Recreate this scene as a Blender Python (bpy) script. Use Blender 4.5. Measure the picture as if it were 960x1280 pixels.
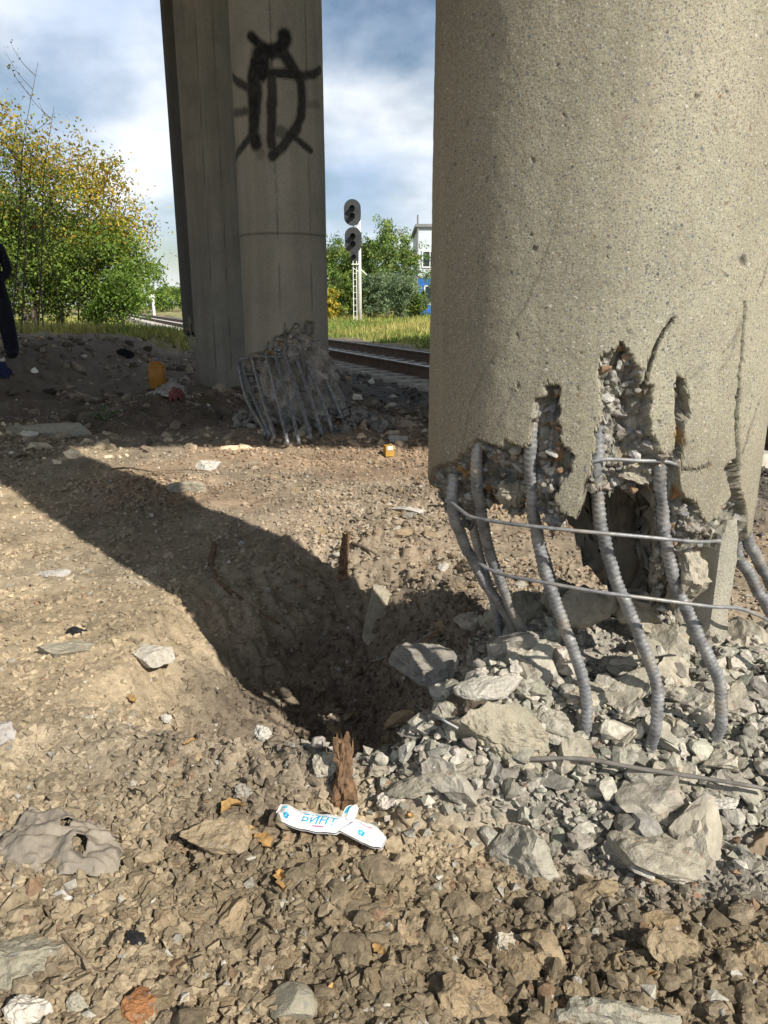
import bpy, bmesh, math, random
import numpy as np
from mathutils import Vector, Matrix

for o in list(bpy.data.objects):
    bpy.data.objects.remove(o)
SC = bpy.context.scene
COL = SC.collection
rng = np.random.default_rng(11)
random.seed(5)
R_ = math.radians

# ------------------------------------------------------------------ camera, sky, sun, exposure
CAM_H, PITCH, FPX = 1.15, R_(15.6), 924.4          # focal length in pixels of the 960x1280 photograph
cam_d = bpy.data.cameras.new('camera')
cam_d.sensor_fit = 'VERTICAL'; cam_d.sensor_height = 36.0; cam_d.lens = 26.0
cam_d.clip_start = 0.05; cam_d.clip_end = 9000
cam = bpy.data.objects.new('camera', cam_d); COL.objects.link(cam)
cam.location = (0, 0, CAM_H); cam.rotation_euler = (math.pi/2 - PITCH, 0, 0)
SC.camera = cam

SUN_H = np.array([0.655, -0.756]); SUN_EL = R_(37)  # horizontal direction to the sun, elevation
sun_vec = Vector((SUN_H[0]*math.cos(SUN_EL), SUN_H[1]*math.cos(SUN_EL), math.sin(SUN_EL)))
sl = bpy.data.lights.new('sun', 'SUN'); sl.energy = 5.0; sl.angle = R_(0.53); sl.color = (1.0, 0.93, 0.82)
sun = bpy.data.objects.new('sun', sl); COL.objects.link(sun)
sun.rotation_euler = sun_vec.to_track_quat('Z', 'Y').to_euler()

W = bpy.data.worlds.new('World'); SC.world = W; W.use_nodes = True
wn, wl = W.node_tree.nodes, W.node_tree.links
wn.clear()
def N(nodes, t, **kw):
    n = nodes.new(t)
    for k, v in kw.items():
        if k.startswith('i_'):
            key = k[2:]
            key = int(key) if key.isdigit() else key.replace('_', ' ')
            n.inputs[key].default_value = v
        else:
            setattr(n, k, v)
    return n
sky = N(wn, 'ShaderNodeTexSky', sky_type='NISHITA', sun_disc=False)
sky.sun_elevation = SUN_EL; sky.sun_rotation = math.atan2(SUN_H[0], SUN_H[1])
sky.air_density = 1.3; sky.dust_density = 0.1; sky.ozone_density = 3.5
tc = N(wn, 'ShaderNodeTexCoord')
sep = N(wn, 'ShaderNodeSeparateXYZ'); wl.new(tc.outputs['Generated'], sep.inputs[0])
zz = N(wn, 'ShaderNodeMath', operation='MAXIMUM', i_1=0.0); wl.new(sep.outputs['Z'], zz.inputs[0])
za = N(wn, 'ShaderNodeMath', operation='ADD', i_1=0.42); wl.new(zz.outputs[0], za.inputs[0])
dx = N(wn, 'ShaderNodeMath', operation='DIVIDE'); wl.new(sep.outputs['X'], dx.inputs[0]); wl.new(za.outputs[0], dx.inputs[1])
dy = N(wn, 'ShaderNodeMath', operation='DIVIDE'); wl.new(sep.outputs['Y'], dy.inputs[0]); wl.new(za.outputs[0], dy.inputs[1])
cv = N(wn, 'ShaderNodeCombineXYZ', i_Z=3.7); wl.new(dx.outputs[0], cv.inputs[0]); wl.new(dy.outputs[0], cv.inputs[1])
mp = N(wn, 'ShaderNodeMapping'); mp.inputs['Location'].default_value = (5.5, 0.2, 1.0); wl.new(cv.outputs[0], mp.inputs[0])
n1 = N(wn, 'ShaderNodeTexNoise', i_Scale=1.7, i_Detail=9.0, i_Roughness=0.53); wl.new(mp.outputs[0], n1.inputs['Vector'])
cm = N(wn, 'ShaderNodeValToRGB'); wl.new(n1.outputs['Fac'], cm.inputs[0])
cm.color_ramp.elements[0].position = 0.38; cm.color_ramp.elements[1].position = 0.56
mp2 = N(wn, 'ShaderNodeMapping'); mp2.inputs['Location'].default_value = (4.1, 0.6, 2.0); wl.new(cv.outputs[0], mp2.inputs[0])
n2 = N(wn, 'ShaderNodeTexNoise', i_Scale=2.3, i_Detail=7.0, i_Roughness=0.5); wl.new(mp2.outputs[0], n2.inputs['Vector'])
cs = N(wn, 'ShaderNodeValToRGB'); wl.new(n2.outputs['Fac'], cs.inputs[0])
cs.color_ramp.elements[0].position = 0.36; cs.color_ramp.elements[0].color = (6.9, 8.8, 12.0, 1)
cs.color_ramp.elements[1].position = 0.60; cs.color_ramp.elements[1].color = (13.3, 13.8, 14.4, 1)
mx = N(wn, 'ShaderNodeMixRGB'); wl.new(cm.outputs[0], mx.inputs[0]); wl.new(sky.outputs[0], mx.inputs[1]); wl.new(cs.outputs[0], mx.inputs[2])
bg = N(wn, 'ShaderNodeBackground', i_Strength=0.061); wl.new(mx.outputs[0], bg.inputs[0])
wo = N(wn, 'ShaderNodeOutputWorld'); wl.new(bg.outputs[0], wo.inputs[0])

SC.view_settings.view_transform = 'Standard'; SC.view_settings.look = 'None'
SC.view_settings.gamma = 1.0; SC.view_settings.exposure = 0.40

# ------------------------------------------------------------------ numpy noise
def _hash(ix, iy, iz, seed):
    h = (ix.astype(np.int64)*374761393 + iy.astype(np.int64)*668265263 + iz.astype(np.int64)*2147483647 + seed*1274126177) & 0xffffffff
    h = ((h ^ (h >> 13))*1274126177) & 0xffffffff
    h = ((h ^ (h >> 16))*2246822519) & 0xffffffff
    return ((h ^ (h >> 15)) & 0xffffff)/float(0x1000000)
def vn2(x, y, seed=0):
    ix, iy = np.floor(x), np.floor(y); fx, fy = x-ix, y-iy
    u, v = fx*fx*(3-2*fx), fy*fy*(3-2*fy); z = np.zeros_like(ix)
    a, b = _hash(ix, iy, z, seed), _hash(ix+1, iy, z, seed)
    c, d = _hash(ix, iy+1, z, seed), _hash(ix+1, iy+1, z, seed)
    return (a*(1-u)+b*u)*(1-v)+(c*(1-u)+d*u)*v - 0.5
def vn3(x, y, z, seed=0):
    ix, iy, iz = np.floor(x), np.floor(y), np.floor(z); fx, fy, fz = x-ix, y-iy, z-iz
    u, v, w = fx*fx*(3-2*fx), fy*fy*(3-2*fy), fz*fz*(3-2*fz)
    def pl(k):
        a, b = _hash(ix, iy, iz+k, seed), _hash(ix+1, iy, iz+k, seed)
        c, d = _hash(ix, iy+1, iz+k, seed), _hash(ix+1, iy+1, iz+k, seed)
        return (a*(1-u)+b*u)*(1-v)+(c*(1-u)+d*u)*v
    return pl(0)*(1-w)+pl(1)*w - 0.5
def fbm2(x, y, o=4, seed=0, g=0.5):
    s = 0; a = 1.0
    for k in range(o):
        s = s + a*vn2(x*2**k+k*7.3, y*2**k-k*3.1, seed+k); a *= g
    return s
def fbm3(p, sc=1.0, o=4, seed=0, g=0.5):
    s = 0; a = 1.0
    for k in range(o):
        q = p*(sc*2**k)+k*5.7
        s = s + a*vn3(q[:, 0], q[:, 1], q[:, 2], seed+k); a *= g
    return s
def wor2(x, y, seed=0):
    ix, iy = np.floor(x), np.floor(y); z = np.zeros_like(ix)
    best = np.full(x.shape, 9.0); sec = np.full(x.shape, 9.0); idn = np.zeros(x.shape)
    for i in (-1, 0, 1):
        for j in (-1, 0, 1):
            cx, cy = ix+i, iy+j
            px, py = cx+_hash(cx, cy, z, seed), cy+_hash(cx, cy, z+1, seed)
            d = np.hypot(px-x, py-y); h = _hash(cx, cy, z+2, seed)
            sec = np.where(d < best, best, np.minimum(sec, d)); idn = np.where(d < best, h, idn); best = np.minimum(best, d)
    return best, sec, idn
def sstep(a, b, x):
    t = np.clip((x-a)/(b-a), 0, 1); return t*t*(3-2*t)

# ------------------------------------------------------------------ terrain height
NC = np.array([0.513, 1.85]); NR = 0.40             # near column
C2 = np.array([-0.94, 7.34]); C3 = np.array([-2.39, 11.25]); C4 = np.array([-3.94, 16.5])
TD = np.array([-0.372, 0.928]); TN = np.array([0.928, 0.372]); TP = np.array([0.67, 11.9])  # track direction, normal, point on near rail
def H0(x, y):
    x = np.asarray(x, float); y = np.asarray(y, float)
    z = 0.05*fbm2(x*0.7, y*0.7, 3, 3)*sstep(0, 2, y)
    z = z + 0.16*sstep(-3.0, -6.5, x)*sstep(8, 13, y)*sstep(34, 20, y)
    z = z + sstep(6.2, 7.6, y)*sstep(-0.9, -2.0, x)*sstep(26, 18, y)*(0.10*fbm2(x*1.6, y*1.6, 3, 14)+0.07*fbm2(x*5, y*5, 3, 15, .6))
    z = z + 0.32*sstep(-4.8, -5.6, x)*sstep(8, 10.5, y)*sstep(30, 19, y)
    # the crater
    cx, cy = -0.06, 2.14
    ax = np.where(x < cx, 0.86, 0.44); by = np.where(y > cy, 1.60-0.55*sstep(-0.5, 0.2, x), 0.54)
    wob = 1 + 0.22*fbm2(x*2.2+9, y*2.2, 3, 21)
    q = np.sqrt(((x-cx)/ax)**2+((y-cy)/by)**2)*wob
    z = z - 0.56*np.clip(1.02-np.sqrt(q*q+0.03), 0, 1)**1.0*(1+0.10*fbm2(x*5, y*5, 3, 23))
    z = z + 0.045*np.exp(-((q-1.1)/0.16)**2)*sstep(3.4, 2.4, y)
    # rubble heap below the near column
    d = np.sqrt(((x-0.72)/np.where(x > 0.72, 1.3, 0.80))**2+((y-1.80)/np.where(y < 1.80, 0.56, 0.75))**2)
    z = z + 0.165*np.exp(-(d/0.72)**3.2)
    z = z + 0.10*np.exp(-(np.hypot(x-0.74, y-2.02)/0.30)**2)
    t_ = np.clip(((x-0.13)*0.25+(y-1.50)*0.19)/(0.25**2+0.19**2), 0, 1); dl = np.hypot(x-0.13-t_*0.25, y-1.50-t_*0.19)
    z = z + 0.085*np.exp(-(dl/0.12)**2)
    # heap and hollow around the second column
    d = np.hypot(x-C2[0]-0.25, y-C2[1]+0.05); z = z + 0.14*np.exp(-(d/0.55)**2)
    d = np.hypot((x+2.05)/1.0, (y-8.1)/0.7); z = z + 0.16*np.exp(-d**2)
    # track bed and the verge beyond it
    dn = (x-TP[0])*TN[0]+(y-TP[1])*TN[1]-0.76
    z = z*(1-0.9*np.exp(-(dn/1.9)**4)) - 0.075*np.exp(-(dn/1.6)**4)
    z = z + 0.28*sstep(2.5, 9, dn)
    return z
def clodmask(x, y):
    sm = np.exp(-((x+0.95)/0.55)**2-((y-2.75)/0.42)**2)+np.exp(-((x+0.80)/0.36)**2-((y-1.78)/0.16)**2)+0.8*np.exp(-((x+2.0)/0.6)**2-((y-4.0)/0.5)**2)
    return sstep(-0.22, 0.25, fbm2(x*1.3+4.2, y*1.3, 3, 40)-0.8*sm)
def Hf(x, y):
    r = np.hypot(x, y); near = sstep(16, 5, r)
    m = clodmask(x, y)*0.8+0.2
    xs, ys = x+0.05*fbm2(x*6, y*6, 2, 8), y+0.05*fbm2(x*6, y*6, 2, 9)
    f1, f2, idn = wor2(xs*14, ys*14, 51); g1, g2, _ = wor2(xs*34, ys*34, 52)
    z = 0.030*fbm2(x*4, y*4, 4, 60)
    rg = 1-2*np.abs(fbm2(xs*16, ys*16, 4, 57, .62)); z = z + m*near*(0.022*rg+0.012*sstep(0.0, 0.20, f2-f1)*idn + 0.010*sstep(0.0, 0.3, g2-g1)*_hash(np.floor(x*40), np.floor(y*40), np.zeros_like(x), 1)*0.5 + 0.007*sstep(0, .3, g2-g1))
    z = z + near*0.006*fbm2(x*40, y*40, 2, 66)
    q = np.sqrt(((x+0.15)/0.75)**2+((y-2.5)/1.15)**2); ck = sstep(1.2, 0.8, q)
    z = z + ck*(0.05*fbm2(x*7, y*7, 4, 61, .6)+0.020*sstep(0, .3, f2-f1)*idn+0.012*fbm2(x*30, y*30, 3, 62))
    return H0(x, y) + z*(0.4+0.6*near)

# ------------------------------------------------------------------ pixel rays -> points of the world
def ray(px, py):
    X, Y = (px-480)/FPX, (640-py)/FPX
    return np.array([X, math.cos(PITCH)+Y*math.sin(PITCH), -math.sin(PITCH)+Y*math.cos(PITCH)])
CO = np.array([0, 0, CAM_H])
def on_z(px, py, z=0.0):
    d = ray(px, py); return CO+d*((z-CAM_H)/d[2])
def on_y(px, py, y):
    d = ray(px, py); return CO+d*(y/d[1])
def on_cyl(px, py, c, R):
    d = ray(px, py); dh = d[:2]; a = dh@dh; b = -2*(dh@c); cc = c@c-R*R
    D = b*b-4*a*cc
    t = (-b-math.sqrt(D))/(2*a) if D > 0 else -b/(2*a)
    return CO+d*t
_ts = np.geomspace(0.8, 90, 5000)
def on_g(px, py, fine=True):
    d = ray(px, py); p = CO[None]+d[None]*_ts[:, None]
    h = (Hf if fine else H0)(p[:, 0], p[:, 1]); k = np.argmax(p[:, 2] < h)
    if not (p[:, 2] < h).any(): k = -1
    return p[k]
def hz(x, y, fine=True):
    return float((Hf if fine else H0)(np.array([float(x)]), np.array([float(y)]))[0])
def depth(p):
    return (p[1])*math.cos(PITCH)+(CAM_H-p[2])*math.sin(PITCH)
def mpp(p):                                         # metres per photograph pixel at p
    return depth(p)/FPX

# ------------------------------------------------------------------ materials
def mat(name, build):
    m = bpy.data.materials.new(name); m.use_nodes = True
    nt = m.node_tree; nt.nodes.clear()
    out = nt.nodes.new('ShaderNodeOutputMaterial'); b = nt.nodes.new('ShaderNodeBsdfPrincipled')
    nt.links.new(b.outputs[0], out.inputs[0])
    b.inputs['Specular IOR Level'].default_value = 0.25
    build(nt.nodes, nt.links, b, out)
    return m
def obj_co(n, l):
    return n.new('ShaderNodeTexCoord').outputs['Object']
def noise(n, l, vec, scale, detail=4, rough=0.55):
    t = N(n, 'ShaderNodeTexNoise', i_Scale=scale, i_Detail=detail, i_Roughness=rough)
    if vec is not None: l.new(vec, t.inputs['Vector'])
    return t.outputs['Fac']
def ramp(n, l, fac, stops):
    r = n.new('ShaderNodeValToRGB'); l.new(fac, r.inputs[0]); e = r.color_ramp.elements
    while len(e) < len(stops): e.new(0.5)
    for i, (p, c) in enumerate(stops):
        e[i].position = p; e[i].color = (*c, 1) if len(c) == 3 else c
    return r.outputs[0]
def mixc(n, l, a, b, fac, mode='MIX'):
    m = N(n, 'ShaderNodeMixRGB', blend_type=mode)
    for k, v in ((0, fac), (1, a), (2, b)):
        if isinstance(v, (int, float)): m.inputs[k].default_value = v
        elif isinstance(v, tuple): m.inputs[k].default_value = (*v, 1)
        else: l.new(v, m.inputs[k])
    return m.outputs[0]
def bump(n, l, b, h, strength=0.5, dist=0.01, prev=None):
    bp = N(n, 'ShaderNodeBump', i_Strength=strength, i_Distance=dist); l.new(h, bp.inputs['Height'])
    if prev is not None: l.new(prev, bp.inputs['Normal'])
    l.new(bp.outputs[0], b.inputs['Normal']); return bp.outputs[0]
def attr(n, name):
    return N(n, 'ShaderNodeAttribute', attribute_name=name)

def m_plain(name, col, rough=0.8, var=0.25, scale=8.0, metal=0.0, bmp=0.0):
    def f(n, l, b, o):
        co = obj_co(n, l); f1 = noise(n, l, co, scale, 5)
        lo = tuple(c*(1-var) for c in col); hi = tuple(min(1, c*(1+var)) for c in col)
        l.new(ramp(n, l, f1, [(0.3, lo), (0.7, hi)]), b.inputs['Base Color'])
        b.inputs['Roughness'].default_value = rough; b.inputs['Metallic'].default_value = metal
        if bmp: bump(n, l, b, noise(n, l, co, scale*6, 4), 0.6, bmp)
    return mat(name, f)
def m_attr(name, rough=0.95, nscale=60.0, amp=0.5, bd=0.003, bs=0.7, specks=0.0, trans=0.0):
    def f(n, l, b, o):
        a = attr(n, 'Col'); co = obj_co(n, l)
        v = ramp(n, l, noise(n, l, co, nscale, 6, 0.65), [(0.25, (1-amp,)*3), (0.75, (1+amp*0.6,)*3)])
        c = mixc(n, l, a.outputs['Color'], v, 1.0, 'MULTIPLY')
        if specks:
            v2 = ramp(n, l, noise(n, l, co, 150, 4, .7), [(0.3, (.72, .71, .70)), (0.7, (1.2, 1.2, 1.2))]); c = mixc(n, l, c, v2, 1.0, 'MULTIPLY')
            vo = N(n, 'ShaderNodeTexVoronoi', i_Scale=140.0); l.new(co, vo.inputs['Vector'])
            s = ramp(n, l, vo.outputs['Distance'], [(0.10, (1, 1, 1)), (0.18, (0, 0, 0))])
            gate = ramp(n, l, vo.outputs['Color'], [(0.72, (0, 0, 0)), (0.76, (1, 1, 1))])
            c = mixc(n, l, c, (0.45, 0.42, 0.37), mixc(n, l, s, gate, 1.0, 'MULTIPLY'))
        l.new(c, b.inputs['Base Color']); b.inputs['Roughness'].default_value = rough
        if bs: bump(n, l, b, noise(n, l, co, nscale*2.2, 6, 0.7), bs, bd)
        if trans:
            t = n.new('ShaderNodeBsdfTranslucent'); l.new(c, t.inputs[0]); ms = N(n, 'ShaderNodeMixShader', i_0=trans)
            l.new(b.outputs[0], ms.inputs[1]); l.new(t.outputs[0], ms.inputs[2]); l.new(ms.outputs[0], o.inputs[0])
    return mat(name, f)

M = {}
M['ground'] = m_attr('ground_soil', nscale=34.0, amp=0.42, bd=0.006, bs=0.8, specks=1.0)
M['stones'] = m_attr('loose_stone', nscale=70.0, amp=0.50, bd=0.006, bs=0.9)
M['leaf'] = m_attr('foliage', rough=0.6, nscale=3.0, amp=0.2, bs=0, trans=0.45)
M['grass'] = m_attr('grass_blades', rough=0.7, nscale=1.0, amp=0.2, bs=0, trans=0.3)

def f_column(n, l, b, o):
    co = obj_co(n, l); a = attr(n, 'Col'); br = attr(n, 'broken')
    big = ramp(n, l, noise(n, l, co, 2.2, 5, 0.6), [(0.3, (0.74, 0.75, 0.73)), (0.5, (0.98, 0.99, 0.94)), (0.7, (1.14, 1.10, 1.06))])
    fine = ramp(n, l, noise(n, l, co, 260, 3, 0.7), [(0.3, (0.74, 0.74, 0.74)), (0.7, (1.16, 1.16, 1.16))])
    skin = mixc(n, l, mixc(n, l, a.outputs['Color'], big, 1.0, 'MULTIPLY'), fine, 1.0, 'MULTIPLY')
    # streaks of rain-washed dirt
    mpn = N(n, 'ShaderNodeMapping'); mpn.inputs['Scale'].default_value = (9, 9, 0.55); l.new(co, mpn.inputs[0])
    st = ramp(n, l, noise(n, l, mpn.outputs[0], 1.0, 5, 0.6), [(0.38, (0.86, 0.85, 0.83)), (0.62, (1.06, 1.06, 1.05))])
    skin = mixc(n, l, skin, st, 1.0, 'MULTIPLY')
    # exposed aggregate: three sizes of dark, brown and pale specks
    heights = None
    for sc, thr, cut, amt in ((360.0, 0.46, 0.30, 0.62), (190.0, 0.36, 0.55, 0.80), (85.0, 0.27, 0.84, 0.85)):
        vo = N(n, 'ShaderNodeTexVoronoi', i_Scale=sc, i_Randomness=1.0); l.new(co, vo.inputs['Vector'])
        sp = N(n, 'ShaderNodeSeparateColor'); l.new(vo.outputs['Color'], sp.inputs[0])
        spot = ramp(n, l, vo.outputs['Distance'], [(thr*0.8, (1, 1, 1)), (thr*1.15, (0, 0, 0))])
        gate = ramp(n, l, sp.outputs[0], [(cut, (0, 0, 0)), (cut+0.03, (1, 1, 1))])
        tint = ramp(n, l, sp.outputs[1], [(0.0, (0.07, 0.07, 0.075)), (0.35, (0.13, 0.15, 0.18)), (0.6, (0.17, 0.10, 0.06)), (0.8, (0.24, 0.22, 0.18)), (1.0, (0.55, 0.52, 0.46))])
        f = mixc(n, l, spot, gate, 1.0, 'MULTIPLY')
        inv = N(n, 'ShaderNodeMath', operation='MULTIPLY', i_1=amt); l.new(f, inv.inputs[0])
        k = N(n, 'ShaderNodeMath', operation='SUBTRACT', i_0=1.0); l.new(br.outputs['Fac'], k.inputs[1])
        k2 = N(n, 'ShaderNodeMath', operation='MULTIPLY'); l.new(inv.outputs[0], k2.inputs[0]); l.new(k.outputs[0], k2.inputs[1])
        skin = mixc(n, l, skin, tint, k2.outputs[0])
        heights = f
    l.new(skin, b.inputs['Base Color']); b.inputs['Roughness'].default_value = 0.9
    nb = bump(n, l, b, noise(n, l, co, 190, 5, 0.7), 0.55, 0.003)
    bump(n, l, b, noise(n, l, co, 45, 4, 0.6), 0.35, 0.006, nb)
M['column'] = mat('weathered_concrete', f_column)
def f_broken(col, var):
    def f(n, l, b, o):
        co = obj_co(n, l); oi = n.new('ShaderNodeObjectInfo')
        mpn = N(n, 'ShaderNodeVectorMath', operation='ADD'); l.new(co, mpn.inputs[0])
        cx = N(n, 'ShaderNodeVectorMath', operation='SCALE', i_Scale=37.0); l.new(oi.outputs['Random'], cx.inputs[0]); l.new(cx.outputs[0], mpn.inputs[1])
        v = mpn.outputs[0]
        base = ramp(n, l, noise(n, l, v, 22, 6, 0.65), [(0.25, tuple(c*(1-var) for c in col)), (0.5, col), (0.78, tuple(min(.85, c*(1+var)) for c in col))])
        tint = ramp(n, l, oi.outputs['Random'], [(0, (0.62, 0.62, 0.64)), (0.25, (1.0, 0.95, 0.88)), (0.5, (0.76, 0.74, 0.68)), (0.75, (0.98, 0.97, 0.94)), (0.9, (0.90, 0.85, 0.77)), (1.0, (1.3, 1.26, 1.2))])
        c = mixc(n, l, base, tint, 1.0, 'MULTIPLY')
        vo = N(n, 'ShaderNodeTexVoronoi', i_Scale=70.0); l.new(v, vo.inputs['Vector'])
        sp = N(n, 'ShaderNodeSeparateColor'); l.new(vo.outputs['Color'], sp.inputs[0])
        spot = ramp(n, l, vo.outputs['Distance'], [(0.3, (1, 1, 1)), (0.42, (0, 0, 0))])
        gate = ramp(n, l, sp.outputs[0], [(0.62, (0, 0, 0)), (0.66, (1, 1, 1))])
        tt = ramp(n, l, sp.outputs[1], [(0, (0.16, 0.16, 0.18)), (0.5, (0.30, 0.27, 0.24)), (0.8, (0.32, 0.2, 0.12)), (1, (0.55, 0.53, 0.5))])
        c = mixc(n, l, c, tt, mixc(n, l, spot, gate, 0.55, 'MULTIPLY') if False else mixc(n, l, mixc(n, l, spot, gate, 1.0, 'MULTIPLY'), (0.5, 0.5, 0.5), 1.0, 'MULTIPLY'))
        l.new(c, b.inputs['Base Color']); b.inputs['Roughness'].default_value = 0.92
        nb = bump(n, l, b, noise(n, l, v, 160, 5, 0.7), 0.8, 0.004)
        bump(n, l, b, noise(n, l, v, 40, 5, 0.65), 0.6, 0.010, nb)
    return f
M['concrete'] = mat('broken_concrete', f_broken((0.41, 0.39, 0.335), 0.45))
M['pale'] = mat('pale_broken_concrete', f_broken((0.60, 0.58, 0.54), 0.22))
M['clod'] = mat('soil_clod', f_broken((0.34, 0.272, 0.182), 0.35))
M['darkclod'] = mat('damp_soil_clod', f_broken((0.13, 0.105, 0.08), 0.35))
M['slab'] = mat('greenish_slab', f_broken((0.38, 0.362, 0.30), 0.25))
M['rust'] = mat('rusty_fragment', f_broken((0.34, 0.17, 0.08), 0.5))
def f_rebar(n, l, b, o):
    co = obj_co(n, l)
    c = ramp(n, l, noise(n, l, co, 30, 6, 0.65), [(0.30, (0.12, 0.122, 0.128)), (0.5, (0.24, 0.246, 0.255)), (0.70, (0.40, 0.40, 0.395))])
    d = ramp(n, l, noise(n, l, co, 9, 4), [(0.52, (0, 0, 0)), (0.70, (0.8, 0.8, 0.8))])
    l.new(mixc(n, l, c, (0.38, 0.34, 0.28), d), b.inputs['Base Color'])
    b.inputs['Metallic'].default_value = 0.35; b.inputs['Roughness'].default_value = 0.5
    bump(n, l, b, noise(n, l, co, 300, 4), 0.4, 0.001)
M['rebar'] = mat('dusty_steel', f_rebar)
M['root'] = m_plain('bark_wood', (0.17, 0.105, 0.06), 0.9, 0.45, 40, bmp=0.004)
M['twig'] = m_plain('dry_twig', (0.20, 0.15, 0.10), 0.9, 0.4, 60)
M['bark'] = m_plain('tree_bark', (0.10, 0.085, 0.065), 0.95, 0.4, 12, bmp=0.01)
M['rail'] = m_plain('rusty_rail', (0.125, 0.080, 0.055), 0.75, 0.35, 6)
M['railtop'] = m_plain('worn_rail_head', (0.36, 0.35, 0.35), 0.32, 0.15, 6, metal=0.9)
M['sleeper'] = m_plain('sleeper_concrete', (0.46, 0.43, 0.38), 0.9, 0.3, 7, bmp=0.004)
M['white'] = m_plain('white_paint', (0.74, 0.74, 0.72), 0.6, 0.12, 3)
M['black'] = m_plain('black_paint', (0.045, 0.047, 0.05), 0.55, 0.2, 3)
M['lens'] = m_plain('dark_glass_lens', (0.02, 0.02, 0.022), 0.15, 0.2, 3)
M['wall'] = m_plain('pale_wall_panel', (0.56, 0.61, 0.66), 0.8, 0.08, 0.5)
M['blue'] = m_plain('blue_wall_paint', (0.03, 0.15, 0.50), 0.7, 0.15, 0.5)
M['roof'] = m_plain('grey_roofing', (0.22, 0.22, 0.22), 0.85, 0.2, 0.8)
M['glass'] = m_plain('window_glass', (0.03, 0.04, 0.05), 0.08, 0.2, 1)
M['orange'] = m_plain('orange_plastic', (0.40, 0.18, 0.03), 0.45, 0.18, 9)
M['cap'] = m_plain('dull_blue_plastic', (0.10, 0.16, 0.28), 0.5, 0.2, 9)
M['paper'] = m_plain('white_plastic_film', (0.72, 0.72, 0.72), 0.38, 0.04, 14)
M['ink_blue'] = m_plain('printed_blue', (0.02, 0.33, 0.62), 0.45, 0.1, 20)
M['ink_cyan'] = m_plain('printed_cyan', (0.06, 0.55, 0.72), 0.45, 0.1, 20)
M['ink_red'] = m_plain('printed_pink', (0.62, 0.13, 0.25), 0.45, 0.1, 20)
M['rag'] = m_plain('dirty_white_cloth', (0.42, 0.40, 0.37), 0.95, 0.3, 9)
M['redrag'] = m_plain('faded_red_cloth', (0.22, 0.075, 0.07), 0.95, 0.3, 9)
M['bluerag'] = m_plain('blue_cloth', (0.02, 0.03, 0.09), 0.9, 0.3, 9)
M['tarp'] = m_plain('dusty_grey_sheet', (0.235, 0.205, 0.165), 0.7, 0.28, 14, bmp=0.006)
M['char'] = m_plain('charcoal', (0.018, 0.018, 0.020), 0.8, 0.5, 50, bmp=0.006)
M['yellow'] = m_plain('yellow_card', (0.42, 0.25, 0.05), 0.7, 0.2, 20)
M['dryleaf'] = m_plain('dry_leaf', (0.40, 0.25, 0.10), 0.7, 0.35, 50)
M['jacket'] = m_plain('black_jacket_cloth', (0.012, 0.014, 0.022), 0.85, 0.3, 20)
M['trousers'] = m_plain('dark_trouser_cloth', (0.010, 0.012, 0.018), 0.85, 0.3, 20)
M['skin'] = m_plain('skin', (0.42, 0.26, 0.19), 0.6, 0.08, 20)
M['hair'] = m_plain('dark_hair', (0.02, 0.016, 0.012), 0.6, 0.2, 40)
M['deck'] = m_plain('deck_concrete', (0.26, 0.25, 0.235), 0.95, 0.2, 1.0)
M['cable'] = m_plain('grey_cable_sheath', (0.30, 0.30, 0.31), 0.5, 0.2, 20)
M['rod'] = m_plain('dusty_rod', (0.15, 0.14, 0.125), 0.8, 0.3, 30)
M['ply'] = m_plain('brown_board', (0.22, 0.17, 0.115), 0.85, 0.2, 12)
M['weed'] = m_plain('weed_leaf', (0.05, 0.12, 0.03), 0.6, 0.3, 30)

# ------------------------------------------------------------------ mesh helpers
def mesh_np(name, V, F, cols=None, smooth=False, floats=None):
    V = np.ascontiguousarray(V, np.float32); F = np.ascontiguousarray(F, np.int32); k = F.shape[1]
    me = bpy.data.meshes.new(name)
    me.vertices.add(len(V)); me.vertices.foreach_set('co', V.ravel())
    me.loops.add(F.size); me.loops.foreach_set('vertex_index', F.ravel())
    me.polygons.add(len(F)); me.polygons.foreach_set('loop_start', np.arange(len(F), dtype=np.int32)*k)
    me.polygons.foreach_set('use_smooth', np.full(len(F), smooth, bool))
    me.update(calc_edges=True)
    if cols is not None:
        a = me.color_attributes.new('Col', 'FLOAT_COLOR', 'POINT')
        c4 = np.ones((len(V), 4), np.float32); c4[:, :3] = cols; a.data.foreach_set('color', c4.ravel())
    for nm, arr in (floats or {}).items():
        a = me.attributes.new(nm, 'FLOAT', 'POINT'); a.data.foreach_set('value', np.ascontiguousarray(arr, np.float32))
    return me
def link(name, me, m, parent=None, loc=(0, 0, 0)):
    o = bpy.data.objects.new(name, me); COL.objects.link(o); o.location = loc
    if m is not None and (not me.materials): me.materials.append(m)
    if parent: o.parent = parent
    return o
def tag(o, label, cat, group=None, kind=None):
    if label: o['label'] = label
    if cat: o['category'] = cat
    if group: o['group'] = group
    if kind: o['kind'] = kind
    return o
def thing(name, label, cat, loc=(0, 0, 0), rz=0.0, group=None):
    o = bpy.data.objects.new(name, None); COL.objects.link(o); o.empty_display_size = 0.1
    o.location = loc; o.rotation_euler = (0, 0, rz)
    return tag(o, label, cat, group)
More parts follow.
